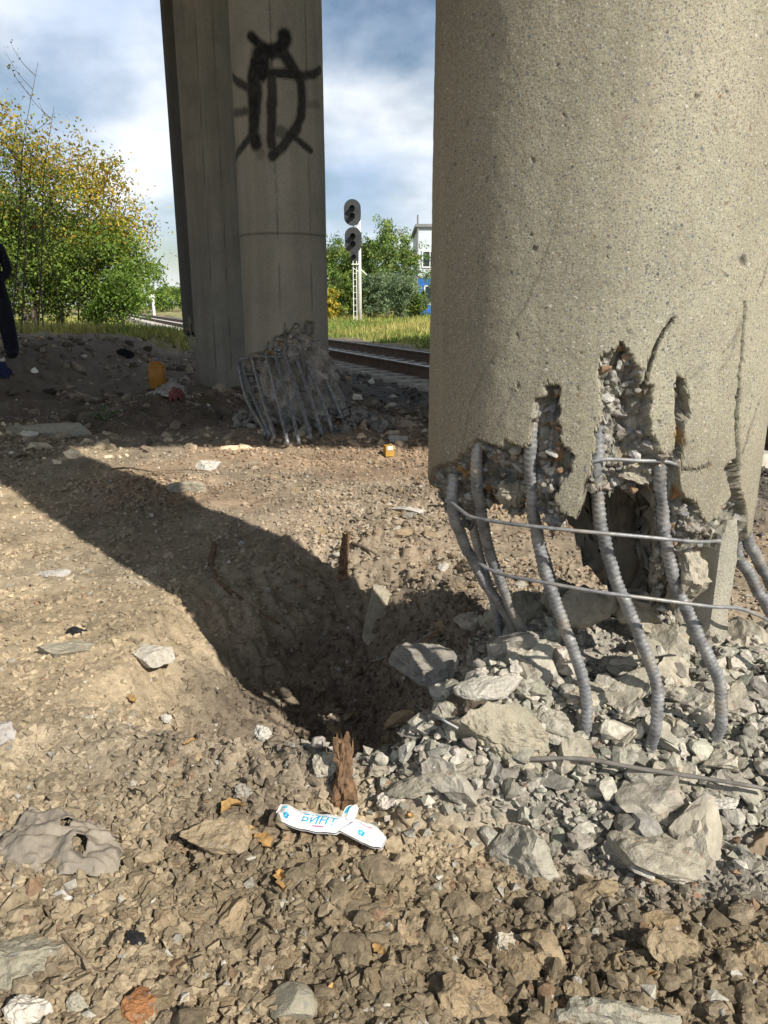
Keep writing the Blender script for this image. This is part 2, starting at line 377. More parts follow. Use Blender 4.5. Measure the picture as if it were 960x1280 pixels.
class MB:
    """collects simple solids into one mesh"""
    def __init__(s): s.v = []; s.f = []
    def add(s, V, F):
        n = len(s.v); s.v += [tuple(map(float, p)) for p in V]; s.f += [tuple(i+n for i in f) for f in F]; return s
    def box(s, c, d, rz=0.0, M3=None):
        V = np.array([[x, y, z] for x in (-.5, .5) for y in (-.5, .5) for z in (-.5, .5)])*np.array(d)
        if rz: V = V@np.array([[math.cos(rz), math.sin(rz), 0], [-math.sin(rz), math.cos(rz), 0], [0, 0, 1]])
        if M3 is not None: V = V@np.array(M3).T
        return s.add(V+np.array(c), [(0, 1, 3, 2), (4, 6, 7, 5), (0, 4, 5, 1), (2, 3, 7, 6), (0, 2, 6, 4), (1, 5, 7, 3)])
    def tube(s, P, r, n=8, cap=True):
        P = np.array(P, float); r = np.full(len(P), r) if np.isscalar(r) else np.array(r)
        V, F = tube_vf(P, r, n)
        F = [tuple(q) for q in F]
        if cap: F += [tuple(range(n-1, -1, -1)), tuple(range((len(P)-1)*n, len(P)*n))]
        return s.add(V, F)
    def prism(s, poly, z0, z1):
        n = len(poly); V = [(x, y, z0) for x, y in poly]+[(x, y, z1) for x, y in poly]
        return s.add(V, [tuple(range(n-1, -1, -1)), tuple(range(n, 2*n))]+[(i, (i+1) % n, n+(i+1) % n, n+i) for i in range(n)])
    def lathe(s, prof, n=16, c=(0, 0, 0)):
        V = []; F = []
        for r, z in prof:
            for k in range(n):
                a = 2*math.pi*k/n; V.append((c[0]+r*math.cos(a), c[1]+r*math.sin(a), c[2]+z))
        for i in range(len(prof)-1):
            for k in range(n):
                F.append((i*n+k, i*n+(k+1) % n, (i+1)*n+(k+1) % n, (i+1)*n+k))
        F += [tuple(range(n-1, -1, -1)), tuple(range((len(prof)-1)*n, len(prof)*n))]
        return s.add(V, F)
    def build(s, name, m, parent=None, loc=(0, 0, 0), smooth=False):
        me = bpy.data.meshes.new(name); me.from_pydata(s.v, [], s.f)
        if smooth: me.polygons.foreach_set('use_smooth', np.ones(len(me.polygons), bool))
        me.update(); return link(name, me, m, parent, loc)
def frames(P):
    T = np.gradient(P, axis=0); T /= np.linalg.norm(T, axis=1)[:, None]+1e-12
    ref = np.array([0.0, 0, 1]) if abs(T[0, 2]) < 0.9 else np.array([1.0, 0, 0])
    A = np.zeros_like(P); a = np.cross(T[0], ref); a /= np.linalg.norm(a); A[0] = a
    for i in range(1, len(P)):
        a = a-T[i]*(a@T[i]); a /= np.linalg.norm(a); A[i] = a
    return T, A, np.cross(T, A)
def tube_vf(P, r, n=8, mod=None):
    T, A, B = frames(P); th = np.arange(n)*2*math.pi/n
    rr = np.repeat(np.asarray(r, float)[:, None], n, 1)
    if mod is not None: rr = rr*mod
    V = P[:, None]+rr[..., None]*(np.cos(th)[None, :, None]*A[:, None]+np.sin(th)[None, :, None]*B[:, None])
    i = np.arange(len(P)-1)[:, None]*n; k = np.arange(n)[None]; k2 = (k+1) % n
    F = np.stack([i+k, i+k2, i+n+k2, i+n+k], -1).reshape(-1, 4)
    return V.reshape(-1, 3), F
def spline(P, step):
    """Catmull-Rom through P, resampled at an even step"""
    P = np.array(P, float); Q = np.vstack([2*P[0]-P[1], P, 2*P[-1]-P[-2]]); out = []
    for i in range(1, len(Q)-2):
        t = np.linspace(0, 1, 24, endpoint=False)[:, None]; a, b, c, d = Q[i-1], Q[i], Q[i+1], Q[i+2]
        out.append(0.5*((2*b)+(c-a)*t+(2*a-5*b+4*c-d)*t**2+(3*b-a-3*c+d)*t**3))
    out = np.vstack(out+[P[-1:]])
    L = np.r_[0, np.cumsum(np.linalg.norm(np.diff(out, axis=0), axis=1))]
    s = np.linspace(0, L[-1], max(3, int(L[-1]/step)))
    return np.stack([np.interp(s, L, out[:, k]) for k in range(3)], 1)
def grid_faces(nr, nc, wrap=False):
    i = np.arange(nr-1)[:, None]*nc; k = np.arange(nc if wrap else nc-1)[None]; k2 = (k+1) % nc
    return np.stack([i+k, i+k2, i+nc+k2, i+nc+k], -1).reshape(-1, 4)
def ico(sub):
    bm = bmesh.new(); bmesh.ops.create_icosphere(bm, subdivisions=sub, radius=1.0)
    bm.verts.index_update()
    V = np.array([v.co[:] for v in bm.verts]); F = np.array([[v.index for v in f.verts] for f in bm.faces]); bm.free()
    return V, F
ICO = {k: ico(k) for k in (1, 2, 3, 4, 5)}
def rock(seed, sub=3, planes=9, dmin=0.42, dmax=0.85, rough=0.10, fine=0.03, sx=1.0, sy=0.8, sz=0.6):
    r = np.random.default_rng(seed); V, F = ICO[sub]; V = V.copy()
    for k in range(planes):
        n = r.normal(size=3); n /= np.linalg.norm(n); d = r.uniform(dmin, dmax)
        V -= np.maximum(V@n-d, 0)[:, None]*n
    if rough:
        nn = V/np.linalg.norm(V, axis=1)[:, None]
        V = V+nn*(rough*fbm3(V, 2.1, 3, seed)+fine*fbm3(V, 7.0, 3 if sub < 4 else 5, seed+50, 0.72))[:, None]
    return V*np.array([sx, sy, sz]), F
def sized_rock(seed, sub, planes, dmin, dmax, dims, rough, fine):
    V, F = rock(seed, sub, planes, dmin, dmax, 0.0, 0.0, 1, 1, 1); dims = np.array(dims, float)
    V = V/np.abs(V).max(0)[None]*dims[None]; g = float(np.prod(dims))**(1/3)
    nn = V/dims[None]**2; nn /= np.linalg.norm(nn, axis=1)[:, None]+1e-9; a = min(dims.min(), g)
    d = a*rough*1.3*fbm3(V, 1.6/g, 4, seed, .6)+min(a, .03)*fine*1.6*fbm3(V, 5.0/g, 4, seed+50, .68)
    return V+nn*d[:, None], F
def rand_rot(r, n):
    q = r.normal(size=(n, 4)); q /= np.linalg.norm(q, axis=1)[:, None]; w, x, y, z = q.T
    return np.stack([np.stack([1-2*(y*y+z*z), 2*(x*y-z*w), 2*(x*z+y*w)], 1), np.stack([2*(x*y+z*w), 1-2*(x*x+z*z), 2*(y*z-x*w)], 1),
                     np.stack([2*(x*z-y*w), 2*(y*z+x*w), 1-2*(x*x+y*y)], 1)], 1)
def scatter(name, pos, size, cols, sub, seed, nvar=12, m=None, kind='stuff', label=None, sink=0.3, **kw):
    """many loose pieces in one mesh"""
    r = np.random.default_rng(seed); n = len(pos); VV = []; FF = []; CC = []; base = 0
    Rm = rand_rot(r, n)
    for v in range(nvar):
        bv, bf = rock(seed*100+v, sub, **kw); idx = np.arange(v, n, nvar)
        if not len(idx): continue
        V = np.einsum('nij,kj->nki', Rm[idx], bv)*size[idx][:, None, None]
        V[:, :, 2] *= 0.8
        V += pos[idx][:, None]; V[:, :, 2] += (size[idx]*(0.45-sink))[:, None]
        VV.append(V.reshape(-1, 3)); FF.append((bf[None]+(np.arange(len(idx))*len(bv))[:, None, None]+base).reshape(-1, 3))
        CC.append(np.repeat(cols[idx], len(bv), 0)); base += V.shape[0]*V.shape[1]
    me = mesh_np(name, np.vstack(VV), np.vstack(FF), np.vstack(CC))
    o = link(name, me, m or M['stones']); o['kind'] = kind
    if label: o['label'] = label
    return o

# ------------------------------------------------------------------ ground
def ground_colour(x, y):
    n1 = fbm2(x*0.9, y*0.9, 4, 70); n2 = fbm2(x*3.1, y*3.1, 4, 71); n3 = fbm2(x*11, y*11, 3, 72)
    tan = np.array([0.425, 0.343, 0.232]); red = np.array([0.360, 0.268, 0.185]); grey = np.array([0.345, 0.302, 0.232]); dark_soil = np.array([0.135, 0.108, 0.082])
    def mixv(a, b, t): return a*(1-t[:, None])+b*t[:, None]
    c = np.repeat(tan[None], len(x), 0)
    c = mixv(c, red, sstep(2.2, 3.4, y+0.7*x+n2)*sstep(-0.2, 0.6, x+2.2+n1))
    c = mixv(c, grey, sstep(0.0, 0.4, n1+0.2)*0.6)
    moist = np.array([0.225, 0.180, 0.118]); c = mixv(c, moist, sstep(1.62, 1.25, y+0.25*n2-0.25*sstep(0.1, -0.9, x))*(0.35+0.5*sstep(-0.7, 0.1, x)))
    # darker soil inside the crater and on the ground beyond the heap
    q = np.sqrt(((x+0.10)/0.62)**2+((y-2.3)/0.95)**2); c = mixv(c, dark_soil*1.25, sstep(1.1, 0.6, q+0.3*n2)*0.75)
    c = mixv(c, dark_soil, sstep(6.3, 7.4, y+0.8*n1)*0.85)
    # dust of crushed concrete on the heap
    d = np.sqrt(((x-0.80)/0.95)**2+((y-1.75)/0.56)**2); c = mixv(c, np.array([0.36, 0.345, 0.305]), sstep(1.15, 0.7, d+0.4*n2)*0.85)
    # ballast, verge grass
    dn = (x-TP[0])*TN[0]+(y-TP[1])*TN[1]-0.76
    c = mixv(c, np.array([0.13, 0.118, 0.105]), sstep(2.9, 2.0, np.abs(dn)+n2*0.7))
    g = np.maximum(sstep(17.0, 19.5, y+n1*2.0)*sstep(-2.4, -3.4, dn+n1), sstep(2.6, 3.8, dn+n1))
    gc = np.array([0.24, 0.22, 0.085])[None]*(1+0.8*n2[:, None])*(1-0.3*n1[:, None]*np.array([[-1.2, 0.2, 0.4]]))
    c = c*(1-g[:, None])+gc*g[:, None]
    return np.clip(c*(1+0.35*n2+0.30*n3)[:, None], 0.01, 0.9), g
dep = np.radians(np.arange(62, 2.6, -0.135)); rad = np.r_[0.02, 0.25, 0.45, CAM_H/np.tan(dep)]
rad = np.r_[rad, np.geomspace(rad[-1]*1.03, 4000, 70)]
az = np.radians(np.r_[np.arange(-62, -31, 0.6), np.arange(-31, 31.01, 0.145), np.arange(31.3, 62, 0.6), np.arange(65, 298, 3.5)])
RR, AA = np.meshgrid(rad, az, indexing='ij'); gx, gy = (RR*np.sin(AA)).ravel(), (RR*np.cos(AA)).ravel()
gz = Hf(gx, gy); gc, gg = ground_colour(gx, gy)
me = mesh_np('ground', np.stack([gx, gy, gz], 1), grid_faces(len(rad), len(az), True)[:, ::-1], gc, True)
ground = link('ground', me, M['ground']); tag(ground, 'churned brown soil with a crater, running into grassy verges', None, kind='structure')

# ------------------------------------------------------------------ bridge columns
def seg_dist(S, Z, pts):
    d = np.full(S.shape, 9.0)
    for (a, b), (c, e) in zip(pts[:-1], pts[1:]):
        vx, vy = c-a, e-b; L = vx*vx+vy*vy+1e-12
        t = np.clip(((S-a)*vx+(Z-b)*vy)/L, 0, 1); d = np.minimum(d, np.hypot(S-a-t*vx, Z-b-t*vy))
    return d
def to_sz(pts, c, R):
    thc = math.atan2(-c[1], -c[0]); out = []
    for px, py in pts:
        p = on_cyl(px, py, c, R); th = math.atan2(p[1]-c[1], p[0]-c[0])
        out.append((R*((th-thc+math.pi) % (2*math.pi)-math.pi), p[2]))
    return out
PEB = np.array([[.30, .29, .27], [.40, .38, .34], [.20, .21, .23], [.30, .28, .25], [.27, .24, .21], [.46, .44, .40], [.22, .19, .17], [.34, .33, .30], [.26, .22, .17], [.33, .32, .29], [.18, .18, .19], [.34, .19, .10], [.36, .34, .31], [.40, .26, .12], [.24, .23, .22], [.38, .36, .34]])
def column(c, R, top, edge, low, back_low, s_fine, s_coarse, z_fine, z_top, base_col, cracks=(), strokes=None, joint=None, seams=(), core_z=None, pits=None, stain_shade=None, seed=0, pebble=28.0, jag=1.0, rec=(0.024, 0.11), scale_crack=1.0):
    """one broken concrete shaft: outer skin, crumbled break with aggregate, rough underside"""
    thc = math.atan2(-c[1], -c[0]); half = 0.5*math.pi*1.16*R
    s = np.r_[np.arange(-half, half, s_fine), np.arange(half, 2*math.pi*R-half-s_coarse*0.3, s_coarse)]
    s = np.where(s > math.pi*R, s-2*math.pi*R, s); order = np.argsort(s); s = s[order]
    e = np.array(edge); lw = np.array(low)
    # z of the lower end for every s
    sb = np.r_[lw[:, 0], [b[0] for b in back_low]]; zb = np.r_[lw[:, 1], [b[1] for b in back_low]]
    o = np.argsort(sb); sb, zb = sb[o], zb[o]
    zlow = np.interp(s, sb, zb, period=2*math.pi*R); zlow = zlow+jag*(fbm2(s*34, s*0, 4, seed+60, .65)*.055)
    zf0 = z_fine[0]
    nzf = int((z_fine[1]-zf0)/s_fine)
    u = np.linspace(0, 1, nzf)
    zs = zlow[None]+(z_fine[1]-zlow[None])*u[:, None]
    zc = np.r_[np.arange(z_fine[1]+0.04, z_top, 0.25 if strokes is None else 0.016), z_top]
    zs = np.vstack([zs, np.repeat(zc[:, None], len(s), 1)])
    S = np.repeat(s[None], len(zs), 0); Z = zs
    rnd = fbm2(S*60+seed, Z*60, 3, seed+1)
    Sj, Zj = S+0.011*fbm2(S*55, Z*55, 4, seed+2, .6), Z+0.011*fbm2(S*55+50, Z*55, 4, seed+3, .6)
    # inside the break?  (below the edge polyline, taken as a polygon closed far below)
    poly = [(e[0, 0]-0.001, -3)]+[tuple(p) for p in e]+[(e[-1, 0]+0.001, -3)]
    ins = np.zeros(S.shape, bool)
    P = poly+[poly[0]]
    for (x1, y1), (x2, y2) in zip(P[:-1], P[1:]):
        cond = ((y1 > Zj) != (y2 > Zj)); xx = (x2-x1)*(Zj-y1)/(y2-y1+1e-12)+x1
        ins ^= cond & (Sj < xx)
    ins |= (S < e[0, 0]) & (Zj < e[0, 1]+0.03+0.10*fbm2(S*16, Z*0, 3, seed+4)) | (S > e[-1, 0]) & (Zj < e[-1, 1]+0.25*fbm2(S*9, Z*0, 2, 5))
    D = seg_dist(Sj, Zj, [tuple(p) for p in e])
    brk = np.where(ins, sstep(0.0, 0.004, D), 0.0)
    f1, f2, idn = wor2(Sj*pebble, Zj*pebble, seed+11); h1, h2, idm = wor2(Sj*pebble*2.4, Zj*pebble*2.4, seed+12)
    lump = np.maximum(0, 1-(f1/0.62)**2)*(0.35+0.65*idn); lump2 = np.maximum(0, 1-(h1/0.6)**2)
    depth_ = rec[0]+np.minimum(D*0.55, rec[1])+0.018*fbm2(S*22, Z*22, 3, seed+5)-0.016*lump-0.006*lump2+0.010*fbm2(S*90, Z*90, 2, seed+6)
    dr = np.where(ins, -np.maximum(depth_, 0.002)*brk, 0.0)
    dr = dr+(1-brk)*(0.0012*fbm2(S*30, Z*30, 3, seed+7)+0.002*fbm2(S*3, Z*3, 2, seed+8))
    col = np.repeat(np.repeat(np.array(base_col)[None, None], S.shape[0], 0), S.shape[1], 1)
    bc = PEB[(idn*15.99).astype(int)]*(0.7+0.5*idm[..., None]); mort = np.array([0.31, 0.295, 0.265])*(0.75+0.5*(fbm2(S*40, Z*40, 3, seed+9)+0.5))[..., None]
    bc = np.where((f1 < 0.42)[..., None], bc, mort*0.85)*(0.80+0.5*fbm2(S*12, Z*12, 3, seed+40))[..., None]
    if stain_shade is not None:                       # brown grime on the skin, plus shade painted into its left side
        t = stain_shade(S, Z); col = col*(1-t[..., None])+np.array([0.20, 0.155, 0.105])*t[..., None]
    col = col*(1-brk[..., None])+bc*brk[..., None]
    for pts, wid in cracks:
        A_ = np.array(pts); L_ = np.r_[0, np.cumsum(np.hypot(*np.diff(A_, axis=0).T))]; t_ = np.linspace(0, L_[-1], max(4, int(L_[-1]/.009)))
        cxs, cys = np.interp(t_, L_, A_[:, 0]), np.interp(t_, L_, A_[:, 1]); jr = np.random.default_rng(int(wid*1e5)+seed); cxs = cxs+jr.normal(0, .0014, len(t_))+.008*vn2(t_*22, t_*0+wid*900, seed); fade = 0.24 if wid < .0018 else (.65 if wid < .003 else 1)
        wid = max(wid, .0030); near_ = (S > cxs.min()-.03) & (S < cxs.max()+.03) & (Z > cys.min()-.03) & (Z < cys.max()+.03); d = np.full(S.shape, 9.0)
        d[near_] = seg_dist(S[near_], Z[near_], list(zip(cxs, cys))); k = fade*sstep(wid, wid*0.25, d)*(1-brk)
        dr = dr-(0.012 if fade > .5 else .001)*k; col = col*(1-0.72*k[..., None])
        k2 = sstep(wid*3, 0, d)*(1-brk)*0.15; col = col*(1-k2[..., None])
    for ps, pz, pr in (pits if pits is not None else ()):
        m = (np.abs(S-ps) < 4*pr) & (np.abs(Z-pz) < 4*pr)
        k = np.where(m, sstep(pr, pr*0.5, np.hypot(Sj-ps, Zj-pz)), 0); dr = dr-0.6*pr*k; col = col*(1-0.45*k[..., None])
    for ss in seams:
        k = sstep(0.010, 0.003, np.abs(S-ss+0.006*fbm2(Z*3, Z*0, 3, seed+30)))*sstep(-0.25, 0.2, fbm2(Z*5, S*0+ss, 3, seed+31)); dr = dr-0.004*k; col = col*(1-0.55*k[..., None])
    if joint is not None:
        k = sstep(0.013, 0.004, np.abs(Z-joint+0.006*fbm2(S*12, S*0, 3, seed+33))); dr = dr-0.006*k; col = col*(1-0.6*k[..., None])
        col = col*np.where(Z < joint, 0.93, 1.0)[..., None]
    if strokes is not None:
        a = np.zeros(S.shape); sj, zj = S+0.012*fbm2(S*14, Z*14, 2, 90), Z+0.012*fbm2(S*14, Z*14, 2, 91)
        for pts, wid, op in strokes:
            d = seg_dist(sj, zj, pts); a = np.maximum(a, op*sstep(wid*1.25, wid*0.55, d))
        a = np.clip(a*(0.98+0.10*fbm2(S*40, Z*40, 2, 92)), 0, 1)[..., None]
        col = col*(1-a)+np.array([0.010, 0.010, 0.012])*a; brk = np.maximum(brk, a[..., 0]*.97)
    th = thc+S/R; rr = R+dr
    V = np.stack([c[0]+rr*np.cos(th), c[1]+rr*np.sin(th), Z], -1)
    nr, nc = S.shape
    # underside: rings from the broken lower rim towards the axis
    nk = 26; rim = V[0]; cz = core_z; rings = []; rcol = []
    for k in range(1, nk+1):
        t = k/nk; q = rim*(1-t)+np.array([c[0], c[1], 0])[None]*t
        q[:, 2] = rim[:, 2]*(1-t**0.8)+cz*t**0.8
        q[:, 2] += 0.16*fbm2(q[:, 0]*11, q[:, 1]*11, 4, seed+20, .62)*min(1, t*4)-0.05*wor2(q[:, 0]*22, q[:, 1]*22, seed+21)[0]*min(1, t*4)
        w_ = min(1, t*5); q[:, 0] += w_*.10*fbm2(q[:, 2]*13+th[0]*3, th[0]*4, 4, seed+25, .65)*(1-t); q[:, 1] += w_*.10*fbm2(q[:, 2]*13+th[0]*3+9, th[0]*4+5, 4, seed+26, .65)*(1-t)
        rings.append(q); ii = wor2(q[:, 0]*pebble, q[:, 1]*pebble, seed+22)[2]; rcol.append(PEB[(ii*0+14.5).astype(int)]*0.8)
    V = np.vstack([V.reshape(-1, 3)]+rings); CC = np.vstack([col.reshape(-1, 3)]+rcol); BB = np.r_[brk.ravel(), np.ones(nk*nc)]
    F = grid_faces(nr, nc, True); F2 = grid_faces(nk+1, nc, True)
    mp_ = np.r_[np.arange(nc), nr*nc+np.arange(nk*nc)]
    F = np.vstack([F, mp_[F2][:, ::-1]])
    V[:, :2] -= np.array(c)                          # local coordinates about the axis
    column.bed = V[:nr*nc][(brk.ravel() > .985) & ins.ravel() & (np.abs(S.ravel()) < half) & (Z.ravel() < z_fine[1])]
    me = mesh_np('shaft', V, F, np.clip(CC, 0.005, 0.9), True, {'broken': BB})
    return me

def pieces_edge(c, R, raw): return to_sz(raw, c, R)
# --- near column
edge_px = [(530, 602), (547, 579), (568, 576), (575, 565), (589, 558), (596, 546), (609, 553), (628, 558), (630, 546), (636, 552), (657, 558), (663, 549), (666, 497), (678, 496), (680, 482), (702, 482),
           (698, 542), (703, 560), (719, 572), (708, 596), (692, 620), (700, 640), (719, 650), (730, 615), (738, 580), (745, 542), (751, 524), (749, 450), (767, 439), (777, 427), (793, 443), (795, 455), (806, 462), (804, 482),
           (820, 480), (809, 515), (818, 551), (836, 572), (843, 570), (843, 533), (844, 473), (861, 473), (861, 498), (858, 533), (855, 565), (850, 583), (852, 615), (868, 629), (887, 657), (898, 647), (914, 620), (909, 592), (908, 583), (925, 567), (925, 615), (934, 643), (935, 672), (946, 664)]
low_px = [(532, 640), (543, 663), (554, 648), (563, 628), (611, 645), (657, 645), (676, 661), (719, 664), (728, 640), (735, 628), (754, 613), (786, 606), (797, 622), (813, 610), (836, 650), (842, 700), (855, 750), (868, 790), (885, 800), (918, 800), (922, 700), (940, 690)]
e_sz = to_sz(edge_px, NC, NR); l_sz = to_sz(low_px, NC, NR)
cr_px = [([(842, 398), (826, 420), (812, 446), (804, 482), (806, 500)], 0.0042), ([(930, 380), (926, 440), (922, 500)], 0.0038), ([(923, 490), (920, 545), (922, 575)], 0.0065), ([(948, 505), (936, 540), (928, 566)], 0.0045), ([(908, 585), (916, 615), (912, 650)], 0.0055), ([(955, 560), (950, 620), (952, 680)], 0.004),
         ([(700, 262), (688, 300), (672, 345), (655, 382), (640, 405), (628, 437)], 0.0009), ([(642, 490), (632, 510), (612, 550)], 0.0013), ([(620, 440), (588, 500), (578, 560)], 0.0014), ([(850, 586), (870, 588), (888, 580)], 0.0020),
         ([(861, 472), (872, 466), (880, 455)], 0.0014), ([(960, 330), (950, 360)], 0.002), ([(925, 400), (915, 430), (905, 440)], 0.0014), ([(735, 650), (745, 600)], 0.002), ([(896, 470), (915, 440), (930, 395)], 0.0012)]
cracks = [(to_sz(p, NC, NR), w) for p, w in cr_px]
pr = np.random.default_rng(3)
pits = [(to_sz([(928, 326)], NC, NR)[0]+(0.011,))]+[(pr.uniform(-.6, .6), pr.uniform(.9, 1.9), pr.uniform(0.002, 0.0055)) for _ in range(130)]
pi2 = math.pi*NR
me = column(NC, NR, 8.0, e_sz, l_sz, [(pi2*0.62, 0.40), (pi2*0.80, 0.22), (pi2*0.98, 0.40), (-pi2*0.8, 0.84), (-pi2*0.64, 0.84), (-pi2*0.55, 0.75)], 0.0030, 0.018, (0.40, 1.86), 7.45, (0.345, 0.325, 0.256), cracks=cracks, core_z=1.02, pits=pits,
            stain_shade=lambda S, Z: 0.38*sstep(1.25, 2.0, Z+.25*fbm2(S*5, Z*3, 3, 8))*sstep(.30, -.35, S)+0.42*sstep(-0.08, -0.46, S)*(.65+.35*sstep(1.5, 0.7, Z))+0.25*sstep(1.05, 0.7, Z+0.2*fbm2(S*6, Z*6, 3, 3)), seed=200)
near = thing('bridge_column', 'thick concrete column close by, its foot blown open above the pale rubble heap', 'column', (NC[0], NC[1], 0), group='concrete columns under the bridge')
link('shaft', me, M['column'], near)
def bed_stones(par, bed, n, smin, smax, seed):
    q = np.random.default_rng(seed); P = bed[q.integers(0, len(bed), n)]; d = P[:, :2]/np.linalg.norm(P[:, :2], axis=1)[:, None]
    sz = np.exp(q.uniform(math.log(smin), math.log(smax), n)); P = P.copy(); P[:, :2] -= d*(sz*q.uniform(-.1, .45, n))[:, None]; P[:, 2] -= sz*.25
    cols = np.array([[.33, .31, .28], [.42, .40, .36], [.25, .25, .26], [.37, .35, .31], [.50, .48, .44], [.29, .26, .22], [.36, .24, .15], [.30, .29, .27]])[q.integers(0, 8, n)]*q.uniform(.7, 1.15, (n, 1))
    o = scatter('aggregate', P, sz, cols, 2, seed, nvar=14, rough=.25, fine=.12, planes=9, sink=.3); o.parent = par; return o
bed_stones(near, column.bed, 620, .006, .022, 71)

def rebar_mesh(P, r, n=16, rib=0.0120, step=0.0022, loc=(0, 0, 0)):
    Q = spline(P, step); s = np.arange(len(Q))*step; th = np.arange(n)*2*math.pi/n
    half = np.where(th < math.pi, 0.0, 0.5)[None]; u_ = (th % math.pi)[None]/math.pi
    ph = (s[:, None]/rib+1.1*u_+half) % 1.0
    mod = 0.93+0.20*np.exp(-((ph-0.5)/0.16)**2)*np.sin(u_*math.pi)**0.7+0.10*(np.abs(np.sin(th)) < 0.2)[None]
    Q = Q+0.0012*np.stack([vn2(s*30, s*0+k, 5+k) for k in range(3)], 1)*3
    V, F = tube_vf(Q, np.full(len(Q), r), n, mod)
    V = np.vstack([V, Q[:1], Q[-1:]]); m = len(Q)*n
    k = np.arange(n); k2 = (k+1) % n
    F = np.vstack([F, np.stack([k2, k, np.full(n, m), np.full(n, m)], 1)[:, :4], np.stack([m-n+k, m-n+k2, np.full(n, m+1), np.full(n, m+1)], 1)])
    tri = F[:, 2] == F[:, 3]
    me = bpy.data.meshes.new('rebar'); me.from_pydata((V-np.array(loc)).tolist(), [], [tuple(f[:3]) if t else tuple(f) for f, t in zip(F.tolist(), tri)])
    me.polygons.foreach_set('use_smooth', np.ones(len(me.polygons), bool)); me.update()
    return me
def px_bar(pts, c, Rtop, zb):
    """bar whose upper end lies on the cage circle and lower end in the heap; depth runs evenly between"""
    p0 = on_cyl(*pts[0], c, Rtop); p1 = on_z(*pts[-1], zb); t0 = np.linalg.norm(p0-CO)/np.linalg.norm(ray(*pts[0])); t1 = np.linalg.norm(p1-CO)/np.linalg.norm(ray(*pts[-1]))
    out = []
    for px, py in pts:
        k = (py-pts[0][1])/(pts[-1][1]-pts[0][1]); k = k**0.8; out.append(CO+ray(px, py)*(t0*(1-k)+t1*k))
    out[0:0] = [out[0]+np.array([0, 0, 0.09])]
    out.append(out[-1]+np.array([0.0, 0.03, -0.08]))
    return np.array(out)
LN = (NC[0], NC[1], 0)
bars = [([(566, 637), (582, 682), (607, 728), (635, 770), (662, 816), (678, 852)], .380, .13), ([(596, 596), (607, 669), (625, 724), (644, 770), (665, 811), (676, 848)], .378, .15),
        ([(663, 567), (664, 600), (669, 655), (680, 705), (696, 756), (715, 806), (731, 861), (733, 893), (731, 912)], .378, .17), ([(745, 581), (745, 609), (754, 669), (772, 728), (795, 783), (813, 829), (822, 870), (818, 916)], .378, .19),
        ([(825, 586), (828, 637), (834, 687), (850, 742), (875, 797), (897, 847), (901, 875), (900, 908)], .378, .20), ([(920, 686), (938, 721), (959, 758), (985, 805), (1000, 850)], .352, .22), ([(933, 668), (959, 721), (985, 770), (1010, 830)], .36, .22)]
for p, rt, zb in bars:
    link('rebar', rebar_mesh(px_bar(p, NC, rt, zb), 0.0135, loc=LN), M['rebar'], near)
for a0, dz in ((150, .0), (105, .0), (60, .0), (25, .0)):  # bars on the far side of the cage
    a = R_(a0); p = np.array([NC[0]+.34*math.cos(a), NC[1]+.34*math.sin(a)])
    P = [(p[0], p[1], .82), (p[0]+.01, p[1], .66), (p[0]+.06, p[1]-.01, .45), (p[0]+.12, p[1]-.02, .25), (p[0]+.13, p[1]-.02, .05)]
    link('rebar', rebar_mesh(P, 0.0135, loc=LN), M['rebar'], near)
def hoop_px(pts, c, R, r=0.0042, extra=None, cc=(0, 0)):
    P = [on_cyl(px, py, c+np.array(cc), R) for px, py in pts]
    if extra is not None: P = P+[np.array(e) for e in extra]
    Q = spline(P, 0.01); V, F = tube_vf(Q, np.full(len(Q), r), 8)
    return V, F
for pts, R, cc in (([(563, 627), (575, 637), (589, 646), (620, 652), (657, 657), (726, 664), (804, 671), (868, 677), (900, 676)], .396, (0, 0)),
                   ([(598, 703), (612, 712), (635, 720), (680, 728), (749, 740), (818, 749), (887, 758), (921, 760), (945, 768), (965, 778)], .402, (.06, -.03)),
                   ([(740, 577), (760, 574), (800, 576), (832, 577), (850, 583)], .392, (0, 0))):
    V, F = hoop_px(pts, NC, R, cc=cc); me = mesh_np('hoop', V-np.array(LN), F, None, True); link('hoop', me, M['rebar'], near)

# --- second column (graffiti), third, fourth
c6 = lambda x, y: (200+x/4.0, y/4.0)
R2 = 0.40
stroke_px = [([(455, 180), (490, 215), (530, 245), (575, 250)], .042, 1), ([(625, 180), (622, 205), (615, 225), (585, 250)], .055, 1), ([(620, 178), (630, 195)], .055, 1),
             ([(575, 255), (520, 265), (480, 310), (465, 370), (462, 450), (470, 530), (470, 600), (465, 660), (480, 720)], .060, .97), ([(505, 270), (500, 360)], .085, 1), ([(478, 380), (482, 470), (482, 560)], .05, .95), ([(560, 285), (575, 280)], .03, .8), ([(560, 255), (620, 270), (650, 320), (680, 370)], .050, .95),
             ([(470, 375), (560, 365), (640, 370), (700, 375)], .040, .97), ([(680, 370), (705, 420), (712, 500), (705, 580), (685, 640), (655, 675), (610, 740), (560, 780)], .042, .93),
             ([(560, 380), (560, 450), (558, 540), (562, 620), (555, 700), (558, 725)], .042, .93), ([(365, 385), (400, 420), (450, 440)], .035, .9), ([(370, 565), (410, 562), (450, 550)], .032, .75), ([(470, 660), (440, 700), (405, 745), (375, 800)], .035, .9),
             ([(715, 385), (755, 375), (800, 350)], .035, .9), ([(725, 525), (790, 522)], .032, .4), ([(640, 670), (700, 710), (755, 755)], .030, .9), ([(480, 720), (500, 770)], .04, .4), ([(600, 660), (640, 680)], .05, .7)]
strokes = [(to_sz([c6(*p) for p in pts], C2, R2), w*1.15, o) for pts, w, o in stroke_px]
